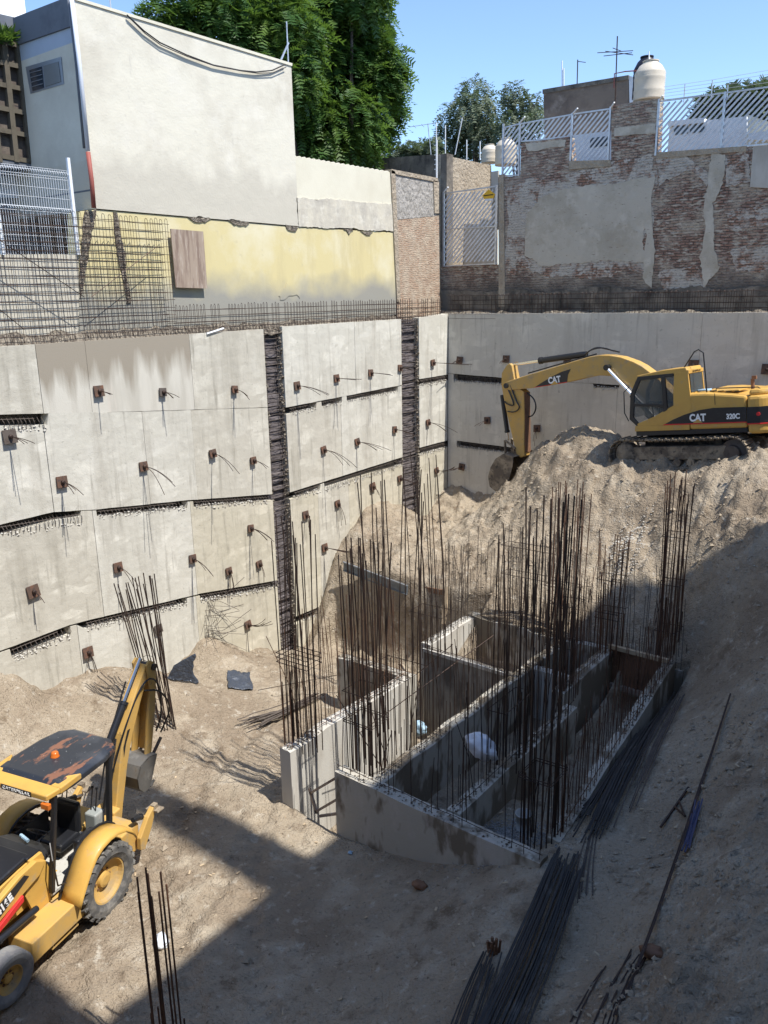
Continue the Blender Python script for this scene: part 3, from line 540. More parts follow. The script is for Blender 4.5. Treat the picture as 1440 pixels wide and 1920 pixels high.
for l in ([(160,395),(181,391),(178,420),(172,440),(166,470),(160,520),(152,560),(150,480),(156,440)],[(213,397),(220,399),(226,440),(234,470),(238,520),(246,568),(238,570),(230,520),(222,480),(216,440)],[(352,406),(396,410),(385,417),(365,416)],[(425,412),(468,418),(462,424),(440,422)],[(535,419),(560,425),(555,434),(538,428)],[(645,430),(663,432),(655,440)],[(676,432),(700,434),(690,441)]):
    wpoly(yw,'broken_patch',l,M['rubble'],thick=.04,jag=.03,face=.0)
wpoly(yw,'white_scuff',[(526,556),(530,540),(538,530),(548,540),(560,552),(563,560)],M['yellow_wall'],thick=.02,jag=.07,face=-.015)
pw=thing('plywood_sheet','weathered plywood sheet leaning against the yellow wall','plywood',onx(355,540,XU+.1))
wpoly(pw,'sheet',[(320,429),(381,434),(389,541),(330,539)],M['wood'],plane=XU+.12,thick=.03)
w2=thing('parapet_wall','lower cream wall with a scalloped top between building and brick pier','wall',(XU,21,3))
sc=[];
for k in range(40):
    t=k/39;sc.append((554+178*t,292+30*t+(1.4 if k%2 else -1.2)))
wpoly(w2,'wall',sc+[(736,383),(556,372)],M['plaster_w'],thick=2.5,face=-.02)
wpoly(w2,'lower_band',[(556,371),(736,382),(740,434),(560,424)],M['plaster_low'],thick=.5,face=.0,jag=.03)
# brick pier at the corner
pr=thing('brick_pier','narrow bare wall with rough grey plaster over salmon brick, beside the yellow wall','wall',(XU,25,1))
wpoly(pr,'brick',[(742,398),(824,404),(826,600),(746,600)],M['brick_l'],thick=.5,face=-.02)
wpoly(pr,'rough_plaster',[(737,322),(818,338),(819,404),(742,412)],M['rough_plaster'],thick=.4,jag=.02,face=-.01)
for l in ([(732,318),(740,322),(750,566),(744,566)],[(812,338),(822,341),(822,400),(814,400)],[(733,317),(820,334),(821,342),(733,325)]): wpoly(pr,'concrete_frame',l,M['mud_plaster'],thick=.5,face=.03)
# ---------------------------------------------------------------- grey building and balcony block, far left
YG=float(onx(140,0,XU)[1])-.03
gb=thing('building','blue grey house facade with a sliding window at the far upper left','building',(XU-3,YG,1))
gp=lambda x,y:tuple(ony(x,y,YG))
wpoly(gb,'facade',[(30,86),(134,50),(163,283),(60,304),(30,304)],M['bluegrey'],plane=YG,ax='y',thick=.08)
wpoly(gb,'parapet',[(24,36),(133,-6),(139,49),(29,87)],M['darkgrey_paint'],plane=YG,ax='y',thick=.08,face=.05)
fr=wpoly(gb,'window',[(50,126),(116,107),(122,158),(59,176)],M['alu'],plane=YG,ax='y',thick=.05,face=.03)
wpoly(fr,'pane',[(58,132),(81,125),(85,164),(64,170)],M['glass_dark'],plane=YG,ax='y',thick=.02,face=.02) if False else None
def child_poly(par,root,name,l,m,plane,ax,thick,face):
    o=wpoly(root,name,l,m,plane,ax,thick,0,face);o.parent=par;return o
child_poly(fr,gb,'pane',[(58,132),(81,125.5),(85,165),(64,171)],M['glass_dark'],YG,'y',.02,.045)
child_poly(fr,gb,'pane',[(84,124.5),(112,116),(117,154),(88,163)],M['glass_pale'],YG,'y',.02,.045)
for k in range(4):
    y=137+8.6*k; child_poly(fr,gb,'grille_bar',[(60+k*1.4,y),(82+k*.8,y-6),(82+k*.8,y-4.6),(60+k*1.4,y+1.4)],M['alu'],YG,'y',.01,.06)
und=MB();a=ony(60,304,YG);c=ony(163,283,YG);und.prism([a,c,c+np.array([0,0,-.9]),a+np.array([0,0,-.9])],(0,.3,0));recalc(und.build('soffit_wall',M['darkgrey_paint'],gb,world=True))
for l,m,r in (([(134,-4),(150,130),(165,283)],'pipe_white',.05),([(129,0),(143,120),(158,278)],'darkgrey_paint',.035),([(165,285),(172,340),(176,390)],'pipe_red',.055)):
    MB().tube([ony(a,b,YG-.12) for a,b in l],r,8).build('downpipe',M[m],gb,world=True,smooth=True)
# grid block (facing the pit)
XG=float(ony(60,304,YG)[0])-.05
gg=thing('building','dark glazed stairwell block with brown grid frames at the top left edge','building',(XG,9,3))
wpoly(gg,'wall',[(-60,40),(26,78),(58,304),(-60,300)],M['dusty_pane'],plane=XG,thick=1.2,face=-.06)
wpoly(gg,'parapet',[(-60,14),(25,33),(29,66),(-60,60)],M['darkgrey_paint'],plane=XG,thick=1.3,face=.05)
for l in ([(-5,82),(2,82),(8,304),(0,304)],):
    pass
def seg(a,b,wd,mt,nm): MB().bar(Vector(onx(*a,XG+.05)),Vector(onx(*b,XG+.05)),wd,wd,(1,0,0)).build(nm,M[mt],gg,world=True)
for x0,x1 in ((-26,-2),(4,30),(30,58)):
    seg((x0,60),(x1,304),.13,'brown_frame','mullion')
for y in (78,118,160,205,247,296): seg((-60,y-14),(30+28*(y-80)/220,y+7),.11,'brown_frame','transom')
wpoly(gg,'base',[(-60,296),(60,304),(62,318),(-60,312)],M['darkgrey_paint'],plane=XG,thick=.8,face=.08)
pl=MB()
for k in range(260):
    c=Vector(onx(random.uniform(-20,26),random.uniform(66,80),XG+.2));d=Vector((random.uniform(-.1,.15),random.uniform(-.15,.15),random.uniform(-.05,.2)));pl.add([c,c+d+Vector((0,.03,0)),c+d*1.6,c+d-Vector((0,.03,0))],[(0,1,2,3)])
tag(pl.build('creeper',M['leaf']),'small green plant growing on the ledge above the brown grid windows','plant')
wt=MB().box(onx(-10,5,XG-1.5),(1,1.2,2.2));recalc(wt.build('water_tank',M['white_wall'],bevel=.1));tag(bpy.data.objects['water_tank'],'white block on the roof at the top left corner','tank')
# house front behind the mesh fence
hb=thing('house','pale two tone house front seen through the white mesh fence','house',(XL-4.2,8,0))
wpoly(hb,'wall',[(-120,318),(170,330),(176,500),(-120,520)],M['bluegrey'],plane=XL-4.2,thick=.3)
wpoly(hb,'lower_wall',[(-120,390),(176,392),(176,520),(-120,520)],M['brown_render'],plane=XL-4.2,thick=.3,face=.05)
wpoly(hb,'white_panel',[(-60,328),(53,334),(57,372),(-60,371)],M['white_wall'],plane=XL-4.0,thick=.1,face=.15)
wpoly(hb,'lintel',[(40,368),(107,373),(108,379),(40,374)],M['white_wall'],plane=XL-4.0,thick=.1,face=.2)
wf=wpoly(hb,'window',[(95,400),(135,403),(136,432),(98,430)],M['glass_dark'],plane=XL-4.2,thick=.1,face=.09)
wpoly(hb,'side_wall',[(128,318),(172,322),(176,396),(136,390)],M['brown_render'],plane=XL-2.2,thick=.1)
st=MB().box((XL-8,7,-.3),(15,12,.3));struct(st.build('pavement',M['street']),'street level paving behind the mesh fence')
lw=wpoly(None,'low_wall',[(-120,478),(150,476),(152,665),(-120,690)],M['plaster_up'],plane=XU,thick=.4,face=-.05)
tag(lw,'low whitish plinth wall below the white mesh fence','wall')
# mesh fence
mf=thing('mesh_fence','white welded wire mesh fence with folded ribs on the left plinth','fence',(XL-.5,9,.4))
XF=XL-.5
TT=[onx(-100,302,XF),onx(170,318,XF)];BB=[onx(-100,476,XF),onx(170,482,XF)]
y0,y1=float(TT[0][1]),11.7;zt=lambda y:float(np.interp(y,[TT[0][1],TT[1][1]],[TT[0][2],TT[1][2]]));zb=lambda y:1.62 if False else float(BB[0][2])
zb0=float(onx(60,478,XF)[2]);ztop=float(onx(60,313,XF)[2]);zm=float(onx(60,392,XF)[2])
post_y=float(onx(132,380,XF)[1])
wv=MB();y=y0
while y<y1:
    lo=zb0 if y<post_y else float(onx(150,392,XF)[2])
    wv.tube([(XF,y,lo),(XF,y,zm-.03),(XF+.05,y,zm+.0),(XF,y,zm+.05),(XF,y,ztop-.15),(XF+.05,y,ztop-.1),(XF,y,ztop-.04),(XF,y,ztop)],.0062,3,False);y+=.06
wv.build('vertical_wires',M['white_metal'],mf,world=True)
wh=MB()
for k in range(10):
    z=zb0+(ztop-zb0)*k/9;yy=y1 if z>zm else post_y
    wh.tube([(XF+.006,y0,z),(XF+.006,yy,z)],.0035,4)
for z in (zm-.04,zm+.05,ztop-.16,ztop-.05): wh.tube([(XF+.006,y0,z),(XF+.006,y1 if z>zm else post_y,z)],.005,4)
wh.build('horizontal_wires',M['white_metal'],mf,world=True)
for px1,px2 in ((120,147),(-8,6)):
    a=onx(px1,295,XF+.05);c=onx(px2,478,XF+.05);MB().bar(Vector((XF+.05,c[1],a[2])),Vector((XF+.05,c[1],c[2])),.07,.07,(1,0,0)).build('post',M['white_metal'],mf,world=True)
# drooping cable on the plaster wall
cb=MB();cc=[(238,28),(270,58),(300,80),(350,103),(400,122),(450,132),(480,135),(510,132),(534,121)]
cb.tube([onx(a,b,XU+.06) for a,b in cc],.018,5);cb.tube([onx(a+2,b+3+2*math.sin(i),XU+.07) for i,(a,b) in enumerate(cc)],.012,5)
tag(cb.build('cable',M['cable']),'black cable drooping across the top of the cream wall','cable')
for x,y0_,y1_,lab in ((541,125,60,'thin aerial mast on the right corner of the cream building'),(208,18,-6,'thin mast stub on the roof edge near the left')):
    a=onx(x,y0_,XU-.2);tag(MB().tube([a,a+np.array([0,0,1.2 if x>300 else .6])],.02,5).build('mast',M['galv']),lab,'mast')
a=onx(527,112,XU-.8);tag(MB().bar(a,onx(541,80,XU-.8),.04,.04).build('brace_bar',M['galv']),'slanted grey bar leaning on the roof corner mast','bar')
# ---------------------------------------------------------------- dark and brown walls beyond the corner
dk=wpoly(None,'boundary_wall',[(700,298),(822,289),(826,345),(700,360)],M['dark_render'],plane=34,ax='y',thick=.3);tag(dk,'dark mottled boundary wall behind the cream parapet','wall')
XB2=XL+.15
bw=wpoly(None,'side_wall',[(828,290),(921,310),(924,420),(924,575),(828,575)],M['mud_plaster'],plane=float(ony(830,300,YB+.9)[0]),thick=.3);tag(bw,'rough brown rendered side wall behind the slatted gate panel','wall')
dc=MB();a=ony(821,345,YB+.3);c=ony(832,345,YB+.3);z1=float(ony(826,293,YB+.9)[2]);recalc(dc.prism([(a[0],YB+.5,-1),(c[0],YB+.5,-1),(c[0],YB+.5,z1),(a[0],YB+.5,z1)],(0,.45,0)).build('corner_strip',M['dark_render']));tag(bpy.data.objects['corner_strip'],'dark narrow strip at the inner corner of the walls','post')  # narrow upright box in dark render closing the corner
# ---------------------------------------------------------------- back brick wall
YU=YB+.45
bwk=thing('brick_wall','old brick wall with patchy grey plaster above the back retaining wall','brick wall',(-10,YU,0))
wpoly(bwk,'wall',[(936,600),(934,332),(975,330),(977,268),(1068,256),(1072,306),(1146,303),(1146,198),(1236,184),(1232,290),(1290,284),(1400,276),(1500,268),(1500,600)],M['brick_b'],plane=YU,ax='y',thick=.4)
wpoly(bwk,'lower_brick',[(826,600),(826,499),(936,496),(936,600)],M['brick_b'],plane=YU,ax='y',thick=.35,face=.0)
def patch(l,m='plaster_patch',jag=.05,face=.02,nm='plaster_patch'): wpoly(bwk,nm,l,M[m],plane=YU,ax='y',thick=face-.004,jag=jag,face=face)
patch([(978,392),(1000,360),(1060,340),(1120,336),(1190,326),(1232,322),(1226,400),(1222,510),(1120,512),(1000,514),(972,490)],'brick_smear',.07,.009)
patch([(990,398),(1010,372),(1060,352),(1120,349),(1180,338),(1212,330),(1216,380),(1208,440),(1212,490),(1120,492),(1010,498),(985,480)])
patch([(940,500),(955,420),(945,350),(990,335),(1060,340),(1020,360),(985,395),(975,480),(965,520)],'brick_smear',.05,.012)
patch([(985,268),(1062,262),(1060,275),(990,282)],'plaster_patch',.03,.015)
patch([(1152,240),(1230,232),(1231,250),(1152,256)],'plaster_patch',.02,.016)
patch([(1150,300),(1228,292),(1218,330),(1150,335),(1080,345),(1060,330),(1110,318)],'brick_smear',.05,.014)
patch([(1212,335),(1228,330),(1222,400),(1230,470),(1222,540),(1205,520),(1214,440),(1206,400)],'plaster_patch',.03,.03)
patch([(1338,280),(1360,290),(1352,350),(1336,380),(1340,440),(1350,500),(1320,540),(1312,480),(1322,420),(1318,370),(1330,320)],'plaster_patch',.05,.03)
patch([(1232,296),(1282,290),(1330,330),(1325,350),(1290,320),(1250,335),(1235,350)],'brick_smear',.05,.015)
patch([(1352,300),(1405,280),(1408,340),(1360,350)],'brick_smear',.05,.015)
patch([(1238,510),(1310,500),(1330,545),(1240,550)],'brick_smear',.06,.012)
patch([(1000,500),(1200,500),(1150,520),(1020,520)],'brick_smear',.06,.010)
patch([(1360,400),(1440,390),(1460,420),(1370,430)],'brick_smear',.06,.012)
patch([(1370,470),(1460,455),(1460,500),(1380,510)],'brick_smear',.06,.011)
wpoly(bwk,'painted_panel',[(1413,275),(1500,268),(1500,356),(1407,351)],M['conc_light'],plane=YU,ax='y',thick=.05,face=.05)
wpoly(bwk,'dark_base',[(826,546),(1500,538),(1500,585),(826,592)],M['dark_render'],plane=YU,ax='y',thick=.1,face=.035,jag=.05)
for l in ([(936,328),(945,327),(948,575),(936,575)],[(1068,302),(1146,300),(1146,312),(1068,318)],[(1232,286),(1400,274),(1400,284),(1232,297)]): wpoly(bwk,'concrete_beam',l,M['mud_plaster'],plane=YU,ax='y',thick=.3,face=.045)
# slatted galvanised panels
def slat_fence(label,l,posts,plane=YU+.05,step=.19,hooks=()):
    root=thing('slatted_fence',label,'fence',tuple(ony(*l[3],plane)))
    P=[ony(a,b,plane) for a,b in l]  # tl,tr,br,bl
    xs=[p[0] for p in P];zs=[p[2] for p in P];x0,x1=min(xs),max(xs);
    tp=lambda x:np.interp(x,[P[0][0],P[1][0]],[P[0][2],P[1][2]]);bt=lambda x:np.interp(x,[P[3][0],P[2][0]],[P[3][2],P[2][2]])
    mb=MB();H=max(zs)-min(zs);c=x0-H
    while c<x1:
        pts=[]
        for s in np.linspace(0,H,25):
            x=c+s;z=min(zs)+s
            if x0<=x<=x1 and bt(x)<=z<=tp(x):pts.append((x,plane,z))
        if len(pts)>1: mb.bar(pts[0],pts[-1],.062,.012,(0,1,0))
        c+=step
    mb.build('slats',M['galv_slat'],root,world=True)
    f=MB()
    for a,b2 in ((0,1),(3,2)): f.bar(P[a],P[b2],.045,.045)
    f.build('rail',M['galv'],root,world=True)
    for px,pt,pb in posts:
        t_=ony(px,pt,plane-.03);MB().bar((t_[0],plane-.03,t_[2]),(t_[0],plane-.03,ony(px,pb,plane-.03)[2]),.06,.06,(1,0,0)).build('post',M['galv'],root,world=True)
    for (a,b_),(c_,d_) in hooks: MB().bar(ony(a,b_,plane-.03),ony(c_,d_,plane-.25),.04,.04).build('post_arm',M['white_metal'],root,world=True)
    return root
slat_fence('narrow tall slatted panel left of the brick wall top',[(943,240),(975,232),(975,328),(943,330)],[(944,232,332),(975,228,330)],hooks=[((975,230),(984,219))])
slat_fence('long low slatted panel above the first brick section',[(977,232),(1072,215),(1072,258),(977,265)],[],hooks=[])
slat_fence('nearly square slatted panel set in the notch left of the tank pillar',[(1074,214),(1145,204),(1143,300),(1072,309)],[(1073,212,311),(1145,200,303)],hooks=[((1074,213),(1083,203)),((1145,203),(1152,192))])
slat_fence('long bright slatted panel right of the water tank',[(1238,190),(1480,158),(1480,266),(1232,290)],[(1236,186,291),(1360,172,278)],hooks=[((1237,188),(1243,179))])
gt=slat_fence('slatted gate panel with a yellow warning sign low in the corner',[(832,363),(932,349),(932,494),(832,499)],[(832,360,500),(931,347,496)],plane=YU-.1,hooks=[((832,361),(840,351))])
MB().bar(ony(832,430,YU-.13),ony(932,424,YU-.13),.04,.04).build('rail',M['galv'],gt,world=True)
wpoly(gt,'concrete_strip',[(921,322),(934,320),(934,430),(922,432)],M['conc_light'],plane=YU+.1,ax='y',thick=.1)
bwl=wpoly(None,'yard_wall',[(833,420),(932,420),(932,500),(833,500)],M['conc_light'],plane=YU+2,ax='y',thick=.1);tag(bwl,'pale yard wall seen through the lower gate panel','wall')
sg=thing('warning_sign','yellow pentagonal warning sign with dark writing on the gate panel','sign',tuple(ony(916,366,YU-.17)))
wpoly(sg,'face',[(916,355),(928,364),(925,372),(908,373),(904,367)],M['sign_y'],plane=YU-.17,ax='y',thick=.01)
wpoly(sg,'lower_plate',[(909,373),(924,372),(924,376),(909,377)],M['sign_w'],plane=YU-.17,ax='y',thick=.01)
wpoly(sg,'writing',[(907,366.2),(925,363.8),(925,365.6),(907,368)],M['black'],plane=YU-.17,ax='y',thick=.004,face=.006)
# electric wires on the right
for i,(x,y0_,y1_) in enumerate(((1282,192,158),(1333,186,150),(1363,182,160))):
    a=ony(x,y0_,YU+1.5);c=ony(x,y1_,YU+1.5);tag(MB().tube([a,(a[0],a[1],c[2])],.018,5).build('wire_post',M['galv']),['thin wire post','second thin wire post from the tank','third thin wire post from the tank'][i]+' standing behind the long bright slatted panel','post')
we=MB()
for k in range(5): we.tube([ony(1245,187-k*6,YU+.02),ony(1333,176-k*6.5,YU+.02),ony(1480,157-k*8,YU+.02)],.006,3)
tag(we.build('electric_wires',M['galv']),'thin security wires strung above the long slatted panel','wire')
# water tanks
def wtank(c,r,h,m,lab):
    t=thing('water_tank',lab,'water tank',c)
    MB().lathe([(.0,0),(r,0),(r,.04),(r*.985,h*.16),(r,h*.2),(r,h*.25),(r*.975,h*.29),(r*.99,h*.5),(r,h*.53),(r,h*.57),(r*.975,h*.6),(r,h*.67),(r*.97,h*.71),(r*.72,h*.87),(r*.5,h*.94),(r*.5,h*.97)],(0,0,0),'z',32).build('body',M[m],t,smooth=True)
    MB().lathe([(0,h*.97),(r*.53,h*.97),(r*.53,h*1.0),(r*.3,h*1.02),(0,h*1.02)],(0,0,0),'z',24).build('lid',M[m],t,smooth=False);return t
c=ony(1216,189,YU+.6);wtank(tuple(c),.49,1.17,'tank','large beige plastic water tank on the brick pillar')
c=ony(1209,178,YU+2.0);wtank((c[0],c[1],c[2]-.1),.42,1.28,'tank_dark','black water tank mostly hidden behind the beige tank')
c=ony(918,306,YU+5);wtank(tuple(c),.36,.75,'tank','small cream water tank left of the tall slatted panel')
c=ony(948,310,YU+4.5);wtank(tuple(c),.45,1.05,'tank','cream water tank half hidden by the tall slatted panel')
tag(MB().tube([ony(1217,115,YU+.6),ony(1217,96,YU+.6)],.02,5).build('vent_pipe',M['white_metal']),'white vent pipe rising above the beige tank','pipe')
tag(MB().tube([ony(1151,165,YU+1),ony(1152,138,YU+1),ony(1172,134,YU+1),ony(1200,132,YU+1)],.02,5).build('supply_pipe',M['pipe_red']),'thin reddish pipe running to the black tank','pipe')
# roofs and houses beyond the brick wall
tw=thing('building','tall brown stained block behind the slatted panels','building',tuple(ony(1100,230,31)))
wpoly(tw,'wall',[(1019,171),(1178,144),(1181,300),(1022,320)],M['brown_render'],plane=31,ax='y',thick=3)
wpoly(tw,'coping',[(1018,168),(1179,141),(1179,149),(1018,176)],M['dark_render'],plane=31,ax='y',thick=3,face=.04)
wpoly(tw,'white_edge',[(1179,142),(1191,145),(1188,230),(1181,230)],M['white_wall'],plane=31,ax='y',thick=2.8)
hs=thing('house','grey house with blue windows behind the long bright slatted panel','house',tuple(ony(1300,285,33)))
wpoly(hs,'wall',[(1256,232),(1400,218),(1402,300),(1250,300)],M['white_wall'],plane=33,ax='y',thick=3)
wpoly(hs,'roof',[(1255,229),(1322,222),(1324,231),(1256,238)],M['roofmetal'],plane=33,ax='y',thick=3.2,face=.2)
for l in ([(1264,238),(1290,235),(1290,250),(1264,253)],[(1294,234),(1321,231),(1321,247),(1294,250)]): wpoly(hs,'window',l,M['glass_dark'],plane=33,ax='y',thick=.1,face=.03)
h2=thing('house','pale gabled house at the right edge behind the bright slatted panel','house',tuple(ony(1430,280,32)))
wpoly(h2,'wall',[(1402,215),(1440,228),(1500,240),(1500,300),(1400,300)],M['plaster_w'],plane=32,ax='y',thick=2)
wpoly(h2,'roof',[(1403,250),(1500,238),(1500,262),(1403,262)],M['roofmetal'],plane=31.5,ax='y',thick=.3)
h3=thing('house','pale house with a blue window behind the notch panel','house',tuple(ony(1110,300,32)))
wpoly(h3,'wall',[(1000,262),(1150,245),(1150,330),(1000,330)],M['white_wall'],plane=30.2,ax='y',thick=.6)
wpoly(h3,'window',[(1107,259),(1141,255),(1141,273),(1107,277)],M['glass_dark'],plane=30.2,ax='y',thick=.1,face=.03)
# antennas and masts
def antenna(lab,base,top,arms,plane,r=.022,mt='rebar_dark'):
    t=thing('tv_antenna',lab,'antenna',tuple(ony(*base,plane)))
    a=ony(*base,plane);c=ony(*top,plane);MB().tube([a,(a[0]*.2+c[0]*.8,plane,c[2])],r,5).build('mast',M[mt],t,world=True)
    for p,q_ in arms: MB().tube([ony(*p,plane),ony(*q_,plane-.3)],.012,4).build('element',M[mt],t,world=True)
antenna('tall television antenna with crossed arms left of the beige tank',(1153,200),(1157,68),[((1120,99),(1187,95)),((1132,105),(1185,99)),((1135,96),(1187,103)),((1149,90),(1165,96))],YU+1.4)
antenna('short pole antenna on the brown block',(1082,160),(1083,112),[((1083,115),(1098,117))],31.5)
antenna('flat antenna on a pole above the dark boundary wall',(808,290),(801,232),[((768,238),(822,230)),((775,235),(780,240)),((790,233),(795,238))],35,mt='galv')
for i,(x,y0_,y1_,x2) in enumerate(((818,296,230,818),(835,290,235,835),(853,290,220,867),(875,305,262,875),(900,300,265,900),(1054,163,114,1054),(1057,163,128,1057))):
    a=ony(x,y0_,33);c=ony(x2,y1_,33);tag(MB().tube([a,c],.025,5).build('mast',M['white_metal']),['white pole nearest the dark boundary wall','second white pole from the dark wall','white pole leaning to the right in front of the trees','thin pole right of the leaning pole','thin pole left of the small cream tank','white pole on the left end of the brown block','thin dark pole beside the white one on the brown block'][i],'pole')
ip=thing('insulator_post','white post with ceramic insulators at the corner of the walls','post',(float(ony(819,340,YB)[0]),YB+.2,4))
a=ony(819,400,YB+.2);c=ony(820,262,YB+.2);MB().tube([a,(a[0],a[1],c[2])],.03,6).build('pole',M['white_metal'],ip,world=True)
for k in range(6): p=ony(819,272+k*9,YB+.2);MB().tube([(a[0]-.1,a[1],p[2]),(a[0]+.02,a[1],p[2])],.02,6).build('insulator',M['white_metal'],ip,world=True)
# ---------------------------------------------------------------- trees
def crown(root,lobes,nfr,size,m,droop=.5,leaflets=5,spread=1.0,vert=.0):
    V=[];F=[]
    tot=sum(l[3]**2 for l in lobes);nv=0
    for cx,cy,cz,r in lobes:
        n=int(nfr*r*r/tot)
        u=rng.normal(size=(n,3));u/=np.linalg.norm(u,axis=1)[:,None];u[:,2]=u[:,2]*.9
        rr=r*(.55+.5*rng.random(n)**.6)*(1+.35*fbm(u[:,0]*2.2+cx,u[:,1]*2.2+u[:,2]*1.7,2,int(abs(cx*7))%99))
        P=np.array([cx,cy,cz])+u*rr[:,None]
        D=u+.5*rng.normal(size=(n,3));D[:,2]-=droop;D/=np.linalg.norm(D,axis=1)[:,None]
        S_=np.cross(D,rng.normal(size=(n,3))*.25+np.array([0,0,1.]));S_/=np.linalg.norm(S_,axis=1)[:,None]+1e-9
        sz=size*(.6+.8*rng.random(n))
        for k in range(leaflets):
            t=(k+.3)/leaflets
            for sd in (-1,1):
                b=P+D*(sz*t)[:,None]+np.array([0,0,-1.])*(sz*.35*t*t)[:,None]
                ll=sz*.42*(1-.55*abs(t-.4))*spread
                e=b+(S_*sd*.85+D*.5+rng.normal(size=(n,3))*.12)*ll[:,None]
                wv_=D*(sz*.085)[:,None]+np.array([0,0,-.01])
                q=np.stack([b-wv_,b+wv_,e+wv_*.35,e-wv_*.35],1).reshape(-1,3)
                V.append(q);F.append(np.arange(nv,nv+4*n).reshape(-1,4));nv+=4*n
    V=np.concatenate(V);F=np.concatenate(F)
    o=npmesh('crown',V-np.array(root.location),F,m);o.parent=root;return o
def limbs(root,base,tops,r0,m):
    mb=MB();b=Vector(base)
    for i,t in enumerate(tops):
        t=Vector(t);mid=b.lerp(t,.45)+Vector((random.uniform(-.5,.5),random.uniform(-.5,.5),.4));k=b+Vector((0,0,(mid.z-b.z)*.5))
        mb.tube([b,k,mid,t],[r0,r0*.7,r0*.4,.04],7)
    o=mb.build('trunk',m,root,world=True,smooth=True);return o
def tree(lab,plane,ax,lob,nfr,size,m,base,group=None,name='tree',dv=1.5,**kw):
    fn=onx if ax=='x' else ony
    L=[]
    for px,py,pr in lob:
        c=fn(px,py,plane+random.uniform(-dv,dv));dpt=float((CM@c)[2]);L.append((*c,pr*dpt/FPX))
    bpt=fn(base[0],base[1],plane);root=thing(name,lab,'tree',(bpt[0],bpt[1],-1),group=group)
    crown(root,L,nfr,size,m,**kw);limbs(root,(bpt[0],bpt[1],-1),[l[:3] for l in L],.35 if size>.4 else .2,M['bark']);return root
random.seed(31)
tree('huge dark green feathery tree rising behind the cream building',-28,'x',[(300,38,40),(345,22,50),(420,40,70),(520,70,90),(600,60,90),(660,40,70),(655,120,85),(700,150,62),(590,160,95),(520,150,80),(640,230,80),(690,225,55),(580,240,70),(610,285,50),(670,285,45),(660,-30,70),(560,-30,90),(450,-30,80),(715,110,40),(705,195,48),(620,120,90)],20000,.50,M['leaf'],(600,300),droop=.55,leaflets=5)
tree('grey green eucalyptus behind the antennas',56,'y',[(893,175,32),(885,210,42),(860,225,36),(915,215,36),(850,262,34),(890,262,42),(925,255,32),(830,278,26)],2300,.6,M['leaf_euc'],(890,300),droop=.9,leaflets=4,spread=.7,dv=1)
tree('thin sparse eucalyptus left of the brown block',54,'y',[(962,175,22),(975,205,26),(1000,195,20),(955,235,24),(990,235,26),(1005,215,14)],1000,.55,M['leaf_euc'],(975,290),droop=.9,leaflets=4,spread=.6,dv=1)
tree('low bush like treetops above the dark boundary wall',52,'y',[(745,292,16),(770,288,16),(795,284,16),(812,280,14)],900,.6,M['leaf_euc'],(780,310),dv=1)
tree('tree showing above the long slatted panel at right',52,'y',[(1340,205,26),(1375,200,28),(1410,195,26),(1440,190,24)],1800,.7,M['leaf_euc'],(1380,280),dv=1)
# ---------------------------------------------------------------- shade casting neighbour and near side of pit (outside the view)
def roofz(reach): return -10.3+(3.5-reach)*math.tan(SUN_EL)
nb=thing('building','tall neighbouring block outside the view on the sunny side','building',(6,6,-12))
def blk(y0,y1,reach,x0=3.5,x1=9):
    z=roofz(reach);MB().box(((x0+x1)/2,(y0+y1)/2,(z-12)/2),(x1-x0,y1-y0,z+12)).build('wall',M['caster'],nb,world=True)
blk(-6,4.6,-9.3);blk(4.6,5.85,-11.2);blk(5.85,9.55,-9.35);blk(9.55,10.35,-15);blk(10.35,20.7,-9.4)
b=MB().box((-8,-.6,-7),(23,1.6,10.6));struct(b.build('near_ground',M['conc_shade']),'near edge of the pit below the viewer')
b=MB().box((-8,33.5,-.35),(60,11,.5));struct(b.build('plot_ground',M['dirt']),'ground of the plots behind the brick wall')
b=MB().add([(-400,-400,-1.2),(400,-400,-1.2),(400,-400,-1.2),(400,-400,-1.2)],[(0,1,2,3)])
# far ground ring around the pit
b=MB()
for x0,x1,y0,y1 in ((-400,XL-1.1,-400,400),(XL-1.1,10,28.3,400),(10,400,-400,400),(XL-1.1,10,-400,-1.4)):
    b.add([(x0,y0,-.62),(x1,y0,-.62),(x1,y1,-.62),(x0,y1,-.62)],[(0,1,2,3)])
struct(b.build('street_ground',M['street']),'city ground around the pit')
